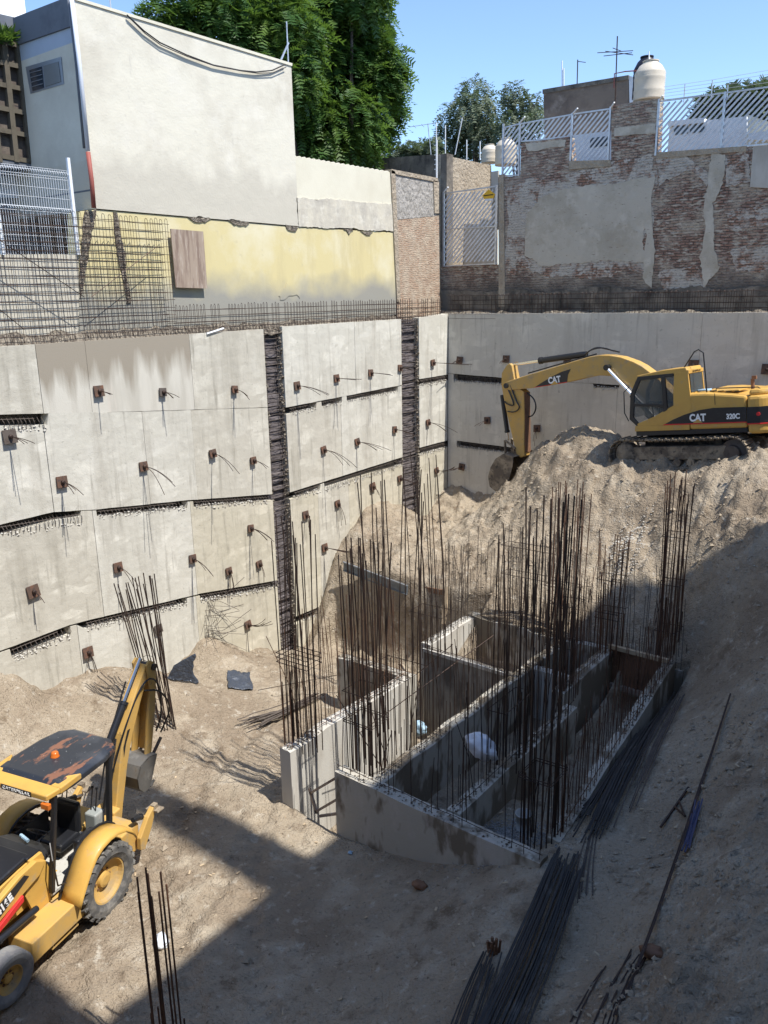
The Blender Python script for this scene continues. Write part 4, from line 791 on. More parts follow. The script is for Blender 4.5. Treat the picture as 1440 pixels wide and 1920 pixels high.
#@@PART2
# ---------------------------------------------------------------- foundation walls with starter bars
def fwall(label,p0,p1,wd,z0,z1,zb,m,sp=.2,hb=(1.4,2.4),rows=(-.08,.08),barm='rebar_dark',skip=0.,lean=.03,bars=True,rb=.0072):
    p0=Vector((*p0,0));p1=Vector((*p1,0));L=(p1-p0).length;u=(p1-p0)/L;nrm=Vector((-u.y,u.x,0))
    root=thing('foundation_wall',label,'foundation wall',((p0.x+p1.x)/2,(p0.y+p1.y)/2,zb))
    n=max(4,int(L/.12));V=[];F=[];m_=5
    for i in range(n+1):
        t=i/n;c=p0.lerp(p1,t);zt=z0+(z1-z0)*t+.09*float(vnoise(c.x*1.3+3,c.y*1.3,17))
        V+=[tuple(c-nrm*wd/2+Vector((0,0,zb)))]
        for j in range(m_):
            s=-wd/2+wd*j/(m_-1);e=.03*float(vnoise(c.x*6+s*9,c.y*6,3))*(1 if 0<j<m_-1 else .35)+(.025*random.random() if 0<j<m_-1 else 0)
            V+=[tuple(c+nrm*s+Vector((0,0,zt+e)))]
        V+=[tuple(c+nrm*wd/2+Vector((0,0,zb)))]
    k=m_+2
    for i in range(n):
        for j in range(k-1): F.append((i*k+j,i*k+j+1,(i+1)*k+j+1,(i+1)*k+j))
    F.append(tuple(range(k)));F.append(tuple(n*k+j for j in range(k)))
    recalc(MB().add(V,F).build('concrete',M[m],root,world=True))
    # rough crumbs on the top
    q=int(L*60);t=rng.random(q);s=(rng.random(q)-.5)*wd*.9
    P=np.array([list(p0.lerp(p1,a)+nrm*float(b_)+Vector((0,0,z0+(z1-z0)*a+.012))) for a,b_ in zip(t,s)])
    V,F=rockmesh(P,.008+.028*rng.random(q)**2,.7);o=MB();o.v=[tuple(v) for v in V];o.f=[tuple(x) for x in F.tolist()];o.build('crumbled_top',M['rubble'],root,world=True)
    if not bars: return root
    cnt=0;t=.12
    while t<L-.05 and cnt<98:
        for s in rows:
            if random.random()<skip or cnt>=98: continue
            c=p0+u*(t+random.uniform(-.03,.03))+nrm*(s+random.uniform(-.015,.015));zt=z0+(z1-z0)*t/L
            h=random.uniform(*hb)*(1 if random.random()>.1 else .35);dx,dy=random.gauss(0,lean)*h,random.gauss(0,lean)*h
            if random.random()<.06: dx,dy=u.x*h*random.uniform(-.4,.4),u.y*h*random.uniform(-.4,.4)
            MB().tube([c+Vector((0,0,zt-.15)),c+Vector((dx*.35,dy*.35,zt+h*.5)),c+Vector((dx,dy,zt+h))],rb,5).build('starter_bar',M[barm],root,world=True);cnt+=1
        t+=sp*random.uniform(.85,1.15)
    for zz in (.12,):
        MB().tube([p0.lerp(p1,k/8)+nrm*(rows[0]+.02)+Vector((0,0,z0+(z1-z0)*k/8+zz+random.uniform(-.02,.02))) for k in range(9)],.008,4).build('tie_bar',M[barm],root,world=True)
    return root
random.seed(41)
ZT=-8.93
fwall('front foundation wall with damp patches, nearest the viewer',(-9.45,10.42),(-5.0,10.38),.28,ZT,ZT,-12,'conc_found',.24,(.7,1.9),skip=.5)
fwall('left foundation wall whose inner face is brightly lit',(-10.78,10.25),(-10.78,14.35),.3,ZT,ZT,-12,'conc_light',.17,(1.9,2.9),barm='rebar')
fwall('short grey cross wall at the far end of the left foundation wall',(-13.0,14.52),(-10.65,14.52),.3,ZT-.1,ZT-.05,-12,'conc_found',.3,(.4,1.6),barm='rebar')
fwall('second foundation wall from the left, running away from the front wall',(-8.6,10.58),(-8.6,18.3),.28,ZT,ZT,-12,'conc_found',.17,(1.5,2.6))
fwall('middle foundation wall beside the white sack',(-6.9,10.58),(-6.9,15.4),.28,ZT,ZT,-12,'conc_found',.17,(1.4,2.3))
fwall('far grey foundation wall standing higher, continuing the middle one',(-7.25,15.42),(-7.25,18.3),.3,ZT+.2,ZT+.2,-12,'conc_found',.15,(1.7,2.6),barm='rebar')
fwall('right foundation wall level with the dirt path',(-5.15,11.0),(-5.72,18.3),.26,-8.98,-8.62,-12,'conc_found',.16,(1.1,2.0),barm='rebar')
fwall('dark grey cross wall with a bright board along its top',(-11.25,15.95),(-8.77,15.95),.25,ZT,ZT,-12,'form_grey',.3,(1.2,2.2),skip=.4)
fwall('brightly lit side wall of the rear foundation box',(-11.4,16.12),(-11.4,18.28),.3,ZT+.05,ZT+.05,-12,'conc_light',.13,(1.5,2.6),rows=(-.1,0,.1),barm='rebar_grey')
fwall('rearmost foundation wall against the dirt slope',(-11.5,18.46),(-5.4,18.46),.28,ZT+.1,ZT+.1,-12,'conc_found',.16,(1.4,2.6),barm='rebar_grey')
fwall('short inner cross wall between the second and far foundation walls',(-8.44,16.6),(-7.42,16.6),.25,ZT,ZT,-12,'conc_light',.2,(1.2,2.2))
b=MB().box((-10.0,15.8,ZT+.03),(2.5,.05,.09));tag(recalc(b.build('formwork_board',M['conc_light'])),'thin board edging the top of the dark cross wall, sunlit tone put into its colour','board')  # pale concrete colour stands in for sunlight on the board's top edge
fp=thing('formwork','brown plywood formwork panel braced between rebars at the back right','formwork',(-6.5,18.15,-9.5))
recalc(MB().box((-6.45,18.2,-9.1),(1.45,.04,.95)).build('plywood',M['form'],fp,world=True))
recalc(MB().box((-6.45,18.13,-8.58),(1.5,.1,.1)).build('top_rail',M['board_pine'],fp,world=True))
recalc(MB().box((-6.45,18.12,-9.62),(1.5,.1,.12)).build('bottom_rail',M['wood'],fp,world=True))
for x in (-6.95,-6.45,-5.95): recalc(MB().box((x,18.16,-9.1),(.07,.05,.94)).build('batten',M['form'],fp,world=True))
# ---------------------------------------------------------------- columns of tall bars
def column(label,cx,cy,w_,d_,n,zb,ptop,ties,m='rebar',r=.0108,spread=0.,jit=.03,lean=(0,0),topvar=.35,tiem='rebar_dark'):
    root=thing('rebar_column',label,'rebar column',(cx,cy,zb));pos=[]
    per=2*(w_+d_)
    for i in range(n):
        s=per*i/n
        if s<w_: x,y=-w_/2+s,-d_/2
        elif s<w_+d_: x,y=w_/2,-d_/2+s-w_
        elif s<2*w_+d_: x,y=w_/2-(s-w_-d_),d_/2
        else: x,y=-w_/2,d_/2-(s-2*w_-d_)
        pos.append((x+random.uniform(-jit,jit),y+random.uniform(-jit,jit)))
    z1=zat(cx,cy,ptop)
    for x,y in pos:
        zt=z1-abs(random.gauss(0,topvar));h=zt-zb;lx=lean[0]*h+random.gauss(0,.018)*h+x*spread;ly=lean[1]*h+random.gauss(0,.018)*h+y*spread
        mb=MB().tube([(cx+x,cy+y,zb-.2),(cx+x+lx*.3,cy+y+ly*.3,zb+h*.5),(cx+x+lx,cy+y+ly,zt)],r,6)
        if random.random()<.35: mb.tube([(cx+x+.02,cy+y+.01,zb-.1),(cx+x+.02+lx*.12,cy+y+.01,zb+min(h*.32,1.7)*random.uniform(.8,1.1))],r,6)
        mb.build('vertical_bar',M[m],root,world=True)
    for zz in ties:
        e=.05;t=[(cx-w_/2-e,cy-d_/2-e,zb+zz),(cx+w_/2+e,cy-d_/2-e,zb+zz+.03),(cx+w_/2+e,cy+d_/2+e,zb+zz+.05),(cx-w_/2-e,cy+d_/2+e,zb+zz+.01),(cx-w_/2-e,cy-d_/2-e,zb+zz)]
        MB().tube(t,.009,5).build('tie',M[tiem],root,world=True)
    return root
random.seed(77)
column('leftmost tall bar column, standing on the end of the lit foundation wall',-10.75,10.75,.75,.35,16,ZT,962,(1.75,1.95,1.85),m='rebar_dark',spread=.05)
column('dark dense bar column at the left corner of the front foundation wall',-9.1,10.85,.6,.45,19,ZT,1000,(.95,1.0,1.6),m='rebar_dark',r=.012,spread=.15)
column('very tall thin bars behind the dark dense column',-9.3,12.1,.95,.7,13,ZT,885,(1.5,),m='rebar_dark',spread=.1,jit=.06)
column('tall bar column on the right end of the front foundation wall beside the bucket',-5.4,11.05,.5,.5,16,-9.2,915,(1.35,1.4),m='rebar_dark',r=.012,spread=.1)
column('tall bar column at the far right corner beside the formwork',-5.95,18.75,.42,.42,18,ZT,884,(.2,.9,2.1,3.3),m='rebar',r=.012,spread=.06)
column('slanting group of tall bars at the corner of the dark cross wall',-10.9,15.7,.9,.5,9,ZT,850,(1.2,),m='rebar_dark',lean=(-.055,.0),jit=.12)
column('tall reddish bar column on the near end of the far grey foundation wall',-7.3,15.75,.55,.45,14,ZT+.15,892,(1.1,2.1),m='rebar',spread=.08)
column('crowded reddish bar group at the far end of the grey foundation wall',-7.2,18.1,.5,.4,14,ZT+.15,985,(1.0,1.15,2.0),m='rebar',spread=.05)
column('tall bars rising from the middle foundation wall',-6.9,12.6,.3,1.0,10,ZT,985,(1.3,),m='rebar_dark',spread=.1,jit=.06)
column('close packed thin bars over the rear foundation box',-9.6,18.45,1.5,.3,16,ZT+.1,975,(1.5,2.3),m='rebar_grey',r=.010,jit=.06,topvar=.5)
column('thin bars at the corner of the rear foundation box',-8.6,18.3,.7,.35,12,ZT+.1,1000,(1.5,),m='rebar_grey',r=.010,jit=.08,topvar=.5)
hf=np.array([_f[0],_f[1]])/math.hypot(_f[0],_f[1])
def attop(base,px,py): d=ray(px,py);return d*((base[0]*hf[0]+base[1]*hf[1])/(d[0]*hf[0]+d[1]*hf[1]))
bn=thing('rebar_bundle','leaning bundle of loose tall bars fanned at the top beside the backhoe arm','rebar bundle',tuple(onz(315,1378,-10.3)))
for i,(bx,by,tx,ty) in enumerate([(296,1380,210,1095),(300,1384,207,1117),(303,1372,217,1091),(306,1384,219,1098),(310,1378,235,1091),(312,1386,246,1085),(314,1372,250,1080),(318,1384,254,1083),(320,1376,252,1088),(322,1380,258,1087),(325,1374,264,1084),(328,1382,273,1085),(330,1378,247,1090),(332,1380,262,1092),(334,1382,256,1099),(316,1370,244,1096),(290,1368,222,1110),(326,1370,268,1100)]):
    a=onz(bx,by,-10.3);c=attop(a,tx,ty)+np.array([0,random.uniform(-.2,.5),0]);mid=(a+c)/2+np.array([random.uniform(-.05,.05),0,0]);MB().tube([a+np.array([0,0,-.1]),mid,c],.014,5).build('bar',M['rebar_dark'],bn,world=True)
for f_,w_ in ((.5,.16),(.25,.16)):
    a=onz(315,1378,-10.3);c=attop(a,240,1092);p=a+(c-a)*f_;MB().tube([p+np.array([w_*math.cos(k*.9),.12*math.sin(k*.9),.08*math.sin(k*.45)]) for k in range(8)],.007,4).build('tie',M['rebar_dark'],bn,world=True)
fg=thing('rebar_column','column of bare bars rising at the bottom edge left of centre, nearest the viewer','rebar column',tuple(onz(318,2005,-10.35)))
cx,cy,_z=onz(318,2005,-10.35)
for tx,ty in ((257,1645),(259,1672),(273,1627),(277,1638),(284,1681),(298,1672),(301,1635),(312,1658),(296,1888),(283,1900),(322,1892),(345,1910)):
    d=ray(tx,ty);k=math.hypot(cx,cy)/math.hypot(d[0],d[1])*random.uniform(.97,1.02);p=d*k;MB().tube([(p[0],p[1],-10.6),(p[0],p[1],p[2])],.0135,7).build('vertical_bar',M['rebar'],fg,world=True)
# ---------------------------------------------------------------- loose bars lying on the ground
def laybars(label,group,P0,P1,n,spread0,spread1,m,r=.011,z_off=.03,layers=3,jl=.4,sag=0.):
    a=Vector((P0[0],P0[1],0));c=Vector((P1[0],P1[1],0));u=(c-a).normalized();nr=Vector((-u.y,u.x,0));L=(c-a).length
    for i in range(n):
        s0=random.uniform(-1,1)*spread0;s1=s0/max(spread0,.01)*spread1*random.uniform(.7,1.2)
        t0=random.uniform(0,jl)/L;t1=1-random.uniform(0,jl)/L;lay=random.randint(0,layers-1)*r*2.2;bend=random.uniform(-.06,.06);pts=[]
        for k in range(9):
            t=t0+(t1-t0)*k/8;q=a+u*L*t+nr*(s0+(s1-s0)*t+bend*math.sin(t*3.1))
            pts.append([q.x,q.y,gz(q.x,q.y)+z_off+lay])
        zs=[p[2] for p in pts];ln=np.polyfit(range(9),zs,2);
        for k in range(9): pts[k][2]=max(float(np.polyval(ln,k)),zs[k]*.7+float(np.polyval(ln,k))*.3)+(.035 if z_off>.02 else .01)
        o=MB().tube(pts,r,5).build('steel_bar',M[m]);tag(o,label,'steel bar',group)
random.seed(91)
P=lambda x,y,z=-8.85:onz(x,y,z)
laybars('long dark steel bar in the thick stack lying beside the right foundation wall','bars stacked beside the right foundation wall',P(1262,1266),P(1092,1575),34,.17,.30,'bar_black',r=.013,layers=4,jl=.8)
laybars('dusty steel bar in the loose stack on the right of the thick one','dusty loose bars right of the thick stack',P(1282,1280),P(1150,1560),12,.15,.22,'rebar_grey',r=.011,layers=1,jl=1.6)
laybars('long dark steel bar in the near stack running off the bottom edge','bars of the near stack',P(1072,1622,-9.1),P(868,2150,-9.4),42,.26,.36,'bar_black',r=.013,layers=4,jl=.5)
laybars('dusty bar half sunk in dirt linking the two dark stacks','half sunk bars between the stacks',P(1110,1560,-9.0),P(1085,1720,-9.1),7,.10,.18,'rebar_grey',layers=1,z_off=-.0)
laybars('short dark bar in the small stack by the wood stump at the bottom edge','short bars by the stump',P(925,1815,-9.5),P(850,2060,-9.6),16,.14,.2,'bar_black',layers=2)
laybars('grey bar in the sunlit stack lying left of the lit foundation wall','bars in the sunlit stack',P(452,1368,-10.2),P(612,1283,-10.1),26,.26,.16,'rebar_grey',r=.013,layers=4,jl=.9,z_off=.09)
laybars('long rusty bar lying across the right hand dirt slope','long bars on the slope',P(1372,1282,-7.6),P(1180,1930,-8.9),2,.02,.05,'rebar_dark',r=.014,layers=1,jl=.2)
laybars('blue grey pipe in the short bunch on the slope','blue grey pipes on the slope',P(1313,1483,-8.0),P(1283,1604,-8.3),6,.09,.07,'pipe_blue',r=.014,layers=2,jl=.15)
laybars('bar half buried in the dirt at the bottom right','half buried bars at the bottom right',P(1190,1830,-9.0),P(1080,2100,-9.2),10,.25,.3,'rebar_dark',layers=1,z_off=-.02,jl=.6)
for nm,(a,c,d) in {'dark forked stick lying left of the blue grey pipes':((1240,1533),(1290,1488),(1283,1545))}.items():
    p=[np.array([*P(*q_,-8.45)[:2],0]) for q_ in (a,c,d)]
    for q_ in p:q_[2]=gz(q_[0],q_[1])+.04
    mid=(p[0]+p[1])*.5;o=MB().tube([p[0],mid,p[1]],.022,6).tube([mid,p[2]],.018,6).tube([mid+(p[1]-mid)*.3,p[2]],.018,6);tag(o.build('branch',M['rebar_dark']),nm,'branch')
# loose crossing bars in the foundation and pit
random.seed(101)
for k,(a,c,lab) in enumerate((((-9.6,11.2,-8.6),(-8.4,14.5,-7.3),'bar slanting up between the two left foundation walls'),((-9.9,10.9,-7.7),(-8.7,10.9,-9.0),'bar slanting down across the dark dense column'),((-10.5,12.6,-8.7),(-9.2,12.2,-11.0),'bar dropped into the left foundation cell'),((-11.8,14.2,-10.2),(-10.2,15.6,-8.4),'bar leaning on the short cross wall'),((-6.6,13,-10.2),(-6.8,14.6,-8.2),'bar leaning on the middle foundation wall'),((-15,13.4,-10.2),(-12.6,15.2,-9.6),'thin bar lying near the left trench'))):
    tag(MB().tube([a,c],.010,5).build('steel_bar',M['rebar_dark']),lab,'steel bar')
# ---------------------------------------------------------------- boards, tarps, sacks, bucket
bd=thing('steel_form_board','blue grey steel form board lying along the edge of the earth cut','board',tuple(ony(700,1090,19.3)))
p=[ony(645,1061,19.35),ony(764,1106,19.2)];MB().bar(p[0],p[1],.06,.30).build('panel',M['steelgrey'],bd,world=True,bevel=.008)
MB().bar(p[0]+np.array([0,-.04,.15]),p[1]+np.array([0,-.04,.15]),.05,.03).build('flange',M['alu'],bd,world=True)
MB().bar(p[0]+np.array([0,-.04,-.15]),p[1]+np.array([0,-.04,-.15]),.05,.03).build('flange',M['steelgrey'],bd,world=True)
tag(MB().bar(ony(762,1098,19.35),ony(838,1112,19.2),.05,.16).build('plank',M['form']),'brown plank continuing the steel form board','plank')
tag(MB().bar(ony(838,1100,19.1),ony(832,1170,18.7),.14,.04,(0,1,0)).build('plank',M['board_pine']),'pale upright plank at the end of the brown plank','plank')
def cloth(name,l,m,lab,z,cat,fold=.25,n=14,ht=.3,seed=3,base=None):
    """crumpled sheet over a quad of ground points"""
    q=[np.array(base(*p) if base else onz(*p,z)) for p in l];V=[];
    for i in range(n+1):
        for j in range(n+1):
            s,t=i/n,j/n;p=(q[0]*(1-s)+q[1]*s)*(1-t)+(q[3]*(1-s)+q[2]*s)*t
            e=fold*(float(vnoise(s*3+seed,t*3,seed))+.5*float(vnoise(s*7+seed,t*7,seed+1)))
            V.append((p[0]+e*.4,p[1]+e*.3,(max(p[2],gz(p[0],p[1])+.03) if base else gz(p[0],p[1])+.03)+abs(e)*ht*2))
    F=[(i*(n+1)+j,(i+1)*(n+1)+j,(i+1)*(n+1)+j+1,i*(n+1)+j+1) for i in range(n) for j in range(n)]
    o=MB().add(V,F).build(name,m,smooth=True);so_=o.modifiers.new('s','SOLIDIFY');so_.thickness=.012;return tag(o,lab,cat)
bz=onz(340,1300,-10.2)
cloth('plastic_sheet',[(308,1318),(372,1284),(364,1226),(318,1252)],M['tarp'],'large dark blue plastic sheet standing crumpled by the leaning bars',-10,'plastic sheet',base=lambda x,y:attop(bz,x,y),ht=.1,fold=.35)
cloth('plastic_sheet',[(430,1298),(474,1292),(468,1262),(426,1268)],M['tarp'],'small dark plastic sheet lying flat on the sunlit dirt',-10.25,'plastic sheet',fold=.12,ht=.3,seed=9)
def sack(lab,c,r,m,seed,sq=(1,.75,.8)):
    V=[];F=[];n1,n2=14,18
    for i in range(n1+1):
        th=math.pi*i/n1
        for j in range(n2):
            ph=2*math.pi*j/n2;x,y,z=math.sin(th)*math.cos(ph),math.sin(th)*math.sin(ph),math.cos(th)
            e=1+.6*float(vnoise(x*2+seed,y*2+z*1.5,seed))+.32*float(vnoise(x*4+seed,y*4+z*5,seed+4))+.12*float(vnoise(x*10+seed,y*10+z*9,seed+6))
            V.append((c[0]+x*r*sq[0]*e,c[1]+y*r*sq[1]*e,c[2]+z*r*sq[2]*e))
    for i in range(n1):
        for j in range(n2): a=i*n2+j;b2=i*n2+(j+1)%n2;F.append((a,b2,b2+n2,a+n2))
    return tag(MB().add(V,F).build('sack',m,smooth=True),lab,'sack')
b0=onx(911,1402,-7.15);sack('bulging white woven sack beside the middle foundation wall',(b0[0]-.1,b0[1],b0[2]),.33,M['bag'],4)
b1=onz(787,1366,-10.7);sack('small pale blue plastic sack on the sand inside the left foundation cell',tuple(b1),.22,M['bag_blue'],8)
bc=onz(981,1548,-9.25);bk_=thing('bucket','off white plastic bucket beside the bars of the right column','bucket',(bc[0],bc[1],gz(bc[0],bc[1])-.03))
MB().lathe([(.115,0),(.14,.33),(.148,.33),(.148,.36),(.138,.36),(.112,.03),(0,.03)],(0,0,0),'z',24).build('body',M['bucket_p'],bk_,smooth=True)
MB().tube([(.148*math.cos(a),.148*math.sin(a),.34-.1*math.sin((a)*1.0)) for a in np.linspace(0,3.14,9)],.004,4).build('handle',M['rebar_grey'],bk_)
# ladder like timber frame in the opening
lf=thing('timber_frame','rough timber frame leaning in the opening of the front foundation','frame',(-10,10.5,-11))
for a,c in (((582,1487),(641,1452)),((592,1522),(640,1494)),((580,1478),(594,1525)),((600,1530),(636,1525)),((638,1452),(641,1530))):
    MB().bar(ony(*a,10.55),ony(*c,10.55),.05,.05).build('pole',M['wood'],lf,world=True)
tag(MB().bar(onz(871,1815,-9.75),onz(884,1860,-9.75),.1,.04).build('wood_stake',M['board_pine']),'short pale wooden stake on the dirt left of the stump','stake')
so2=onz(925,1805,-9.45);sb=MB()
for k in range(16):
    a=random.random()*6.28;r_=random.random()*.09;sb.tube([(so2[0]+r_*math.cos(a),so2[1]+r_*math.sin(a),gz(so2[0],so2[1])-.05),(so2[0]+r_*1.3*math.cos(a),so2[1]+r_*1.3*math.sin(a),gz(so2[0],so2[1])+random.uniform(.1,.28))],random.uniform(.01,.025),5)
tag(sb.build('splintered_stump',M['form']),'splintered reddish stump at the head of the short bars','stump')
def chunk(lab,px,py,z,r,m,seed):
    c=onz(px,py,z);c=(c[0],c[1],gz(c[0],c[1])+r*.4);o=sack(lab,c,r,m,seed,(1,.9,.6));o['category']='rock';o.name='rock'
chunk('reddish brown clod on the shaded floor before the front foundation wall',788,1683,-10.1,.13,M['form'],13)
chunk('blue scrap on the shaded floor near the front foundation wall',657,1597,-10.25,.05,M['bag_blue'],14)
chunk('crumpled white plastic on the lit floor behind the near bars',303,1765,-10.3,.14,M['bag'],15)
chunk('brown lump at the bottom right by the half buried bars',1215,1868,-8.9,.15,M['form'],16)
# ---------------------------------------------------------------- machines
def text(s,size,m,parent,o,xd,yd,sx=1.,name='lettering',bold=.0):
    cu=bpy.data.curves.new('t','FONT');cu.body=s;cu.size=size;cu.extrude=.003;cu.align_x='CENTER';cu.align_y='CENTER';cu.offset=bold
    tmp=bpy.data.objects.new('t',cu);COL.objects.link(tmp);dg=bpy.context.evaluated_depsgraph_get();me=bpy.data.meshes.new_from_object(tmp.evaluated_get(dg))
    bpy.data.objects.remove(tmp);x=Vector(xd).normalized();y=Vector(yd).normalized();z=x.cross(y)
    mt=Matrix((x,y,z)).transposed().to_4x4();mt.translation=Vector(o);mt=mt@Matrix.Diagonal((sx,1,1,1));me.transform(mt)
    me.materials.clear();me.materials.append(m);ob=bpy.data.objects.new(name,me);COL.objects.link(ob);ob.parent=parent;return ob
def xz_prism(poly,y0,y1): return MB().prism([(x,y0,z) for x,z in poly],(0,y1-y0,0))
def put(mb,name,m,par,bev=0,smooth=False): o=mb.build(name,M[m],par,bevel=bev,smooth=smooth);return recalc(o)
M['glass_cab']=mat('cab glass',(.10,.13,.14),rough=.08,spec=.6,alpha=.35)
M['ylw_d']=M['ylw2']
# excavator -------------------------------------------------
EX=thing('excavator','large yellow tracked excavator perched on the dirt mound','excavator',(-7.2,24.1,-4.93),(0,.13,R(174)))
for sy in (1,-1):
    tr=MB();Lh,Rr=1.58,.44;per=4*Lh+2*math.pi*Rr;ns=46;cy=1.19*sy
    for i in range(ns):
        s=per*i/ns
        if s<2*Lh: x,z,a=-Lh+s,.48+Rr-.03*math.sin(s/(2*Lh)*3.14)*1,0
        elif s<2*Lh+math.pi*Rr: t=(s-2*Lh)/Rr;x,z,a=Lh+Rr*math.sin(t),.48+Rr*math.cos(t),t
        elif s<4*Lh+math.pi*Rr: x,z,a=Lh-(s-2*Lh-math.pi*Rr),.48-Rr,math.pi
        else: t=(s-4*Lh-math.pi*Rr)/Rr;x,z,a=-Lh-Rr*math.sin(t),.48-Rr*math.cos(t),math.pi+t
        rt=Matrix.Rotation(a,3,'Y');tr.box((x,cy,z),(.155,.6,.035),rt);tr.box(Vector((x,cy,z))+rt@Vector((.03,0,.03)),(.03,.6,.04),rt);tr.box(Vector((x,cy,z))-rt@Vector((0,0,.05)),(.14,.2,.07),rt)
    t_=put(tr,'track','mudsteel',EX)
    put(xz_prism([(-1.5,.3),(1.5,.3),(1.6,.5),(1.45,.68),(-1.45,.68),(-1.6,.5)],cy-.13,cy+.13),'track_frame','mudsteel',t_,.02)
    for k in range(7): put(MB().lathe([(0,-.16),(.11,-.16),(.11,.16),(0,.16)],(-1.2+.4*k,cy,.22),'y',14),'roller','mudsteel',t_)
    put(MB().lathe([(0,-.2),(.12,-.2),(.3,-.14),(.33,-.1),(.33,.1),(.3,.14),(.12,.2),(0,.2)],(1.57,cy,.48),'y',24),'idler_wheel','mudsteel',t_)
    put(MB().lathe([(0,-.24),(.2,-.24),(.22,-.14),(.36,-.1),(.36,.1),(.22,.14),(.2,.24),(0,.24)],(-1.58,cy,.48),'y',24),'drive_sprocket','rebar_grey',t_)
put(MB().box((0,0,.75),(2.3,1.8,.35)).lathe([(0,.9),(.75,.9),(.75,1.14),(0,1.14)],(0,0,0),'z',28),'undercarriage','blkdusty',EX,.02)
hz=[(-.42,1.14),(-.42,2.13),(-.9,2.12),(-1.6,2.04),(-1.97,1.98),(-1.97,1.14)]
H=put(xz_prism(hz,-1.33,1.33),'engine_housing','ylw',EX,.06)
put(xz_prism([(1.2,1.0),(-1.97,1.02),(-1.97,1.14),(1.2,1.14)],-1.3,1.3),'deck','blk',EX,.01)
put(xz_prism([(1.23,1.14),(1.2,1.3),(-.42,1.3),(-.42,1.14)],.36,1.335),'cab_base','ylw',EX,.01)
put(xz_prism([(1.1,1.14),(1.1,1.85),(.9,1.95),(-.42,2.0),(-.42,1.14)],-1.33,-.4),'tool_box','ylw',EX,.04)
for x in (-1.15,): put(MB().box((x,1.332,1.95),(.012,.012,.3)),'panel_gap','blk',H)
put(MB().box((-1.1,.55,2.115),(1.1,.8,.05)),'hood_lid','ylw',H,.02)
for k in range(4): put(MB().box((-.95-.22*k,.95,2.15-.02*k),(.15,.05,.02)),'hood_vent','blk',H)
cwp=[(-1.985,1.35),(-2.3,1.34),(-2.52,1.2),(-2.68,.85),(-2.76,.4),(-2.78,0)];cwp=cwp+[(x,-y) for x,y in cwp[-2::-1]]
cw=put(MB().prism([(x,y,.98) for x,y in cwp],(0,0,1.0)),'counterweight','ylw',EX,.09)
put(MB().prism([(-1.99+(x+1.99)*.9,y*.9,1.94) for x,y in cwp],(0,0,.2)),'counterweight_top','ylw',EX,.08)
put(MB().prism([(-1.995+(x+1.99)*1.02,y*1.012,1.27) for x,y in cwp],(0,0,.42)),'black_band','blk',cw)
put(MB().prism([(-1.996+(x+1.99)*1.025,y*1.015,1.235) for x,y in cwp],(0,0,.03)),'red_stripe','red',cw)
put(MB().lathe([(0,0),(.05,0),(.05,.02),(0,.02)],(-2.28,1.36,1.5),'y',14),'reflector','red',cw)
sw=[(.30,1.32),(.05,1.44),(-.3,1.57),(-.7,1.67),(-1.1,1.715),(-1.97,1.70),(-1.97,1.31)]
put(xz_prism(sw,1.337,1.345),'black_band','blk',H)
put(xz_prism([(.36,1.29),(.30,1.325),(-1.97,1.312),(-1.97,1.285)],1.337,1.348),'red_stripe','red',H)
text('CAT',.27,M['white'],H,(-.66,1.347,1.46),(-1,0,0),(0,0,1),.85,bold=.012)
put(xz_prism([(-.52,1.325),(-.80,1.325),(-.66,1.43)],1.348,1.354),'yellow_triangle','ylw',H)
text('320C',.19,M['white'],H,(-1.62,1.347,1.46),(-1,0,0),(0,0,1),.85,bold=.008)
# cab
cb_=put(xz_prism([(1.0,2.68),(1.08,2.74),(.3,2.84),(-.38,2.86),(-.44,2.72),(-.05,2.70)],.36,1.33),'cab_roof','ylw',EX,.02)
for y0,y1 in ((1.28,1.335),(.36,.41)):
    s_=y1
    put(xz_prism([(-.05,2.72),(-.44,2.74),(-.50,1.78),(-.42,1.3),(1.12,1.3),(1.14,1.36),(.6,1.55),(.3,1.70),(.02,1.83),(.0,2.2)],y0,y1),'cab_side','ylw',EX,.008)
    e=.004 if y1>1 else -.004
    f_=put(xz_prism([(1.16,1.3),(1.37,1.5),(1.29,2.25),(1.04,2.71),(-.03,2.73),(-.03,2.64),(.96,2.60),(1.17,2.22),(1.24,1.55),(1.1,1.38)],y0+e,y1+e),'door_frame','blk',EX,.008)
    put(xz_prism([(.34,2.66),(.22,2.66),(.20,1.72),(.32,1.66)],y0+e*2,y1+e*2),'door_pillar','blk',EX,.005)
    put(xz_prism([(1.24,1.95),(.3,1.88),(.3,1.82),(1.25,1.87)],y0+e*2,y1+e*2),'door_rail','blk',EX)
    put(xz_prism([(1.15,1.36),(1.24,1.55),(1.2,1.9),(.3,1.84),(.3,1.70)],y0+e*1.5,y0+e*1.5+.012),'lower_glass','glass_cab',EX)
    put(xz_prism([(1.2,1.93),(1.17,2.22),(.95,2.62),(.33,2.64),(.31,1.88)],(y0+y1)/2-.004,(y0+y1)/2+.004),'door_glass','glass_cab',EX)
    put(xz_prism([(.21,2.64),(-.03,2.65),(.0,1.86),(.19,1.78)],(y0+y1)/2-.004,(y0+y1)/2+.004),'side_glass','glass_cab',EX)
put(MB().prism([(1.27,.41,2.25),(1.27,1.28,2.25),(1.36,1.28,1.52),(1.36,.41,1.52)],(-.01,0,0)),'windshield','glass_cab',EX)
put(MB().prism([(1.03,.41,2.68),(1.03,1.28,2.68),(1.27,1.28,2.25),(1.27,.41,2.25)],(-.01,0,0)),'upper_windshield','glass_cab',EX)
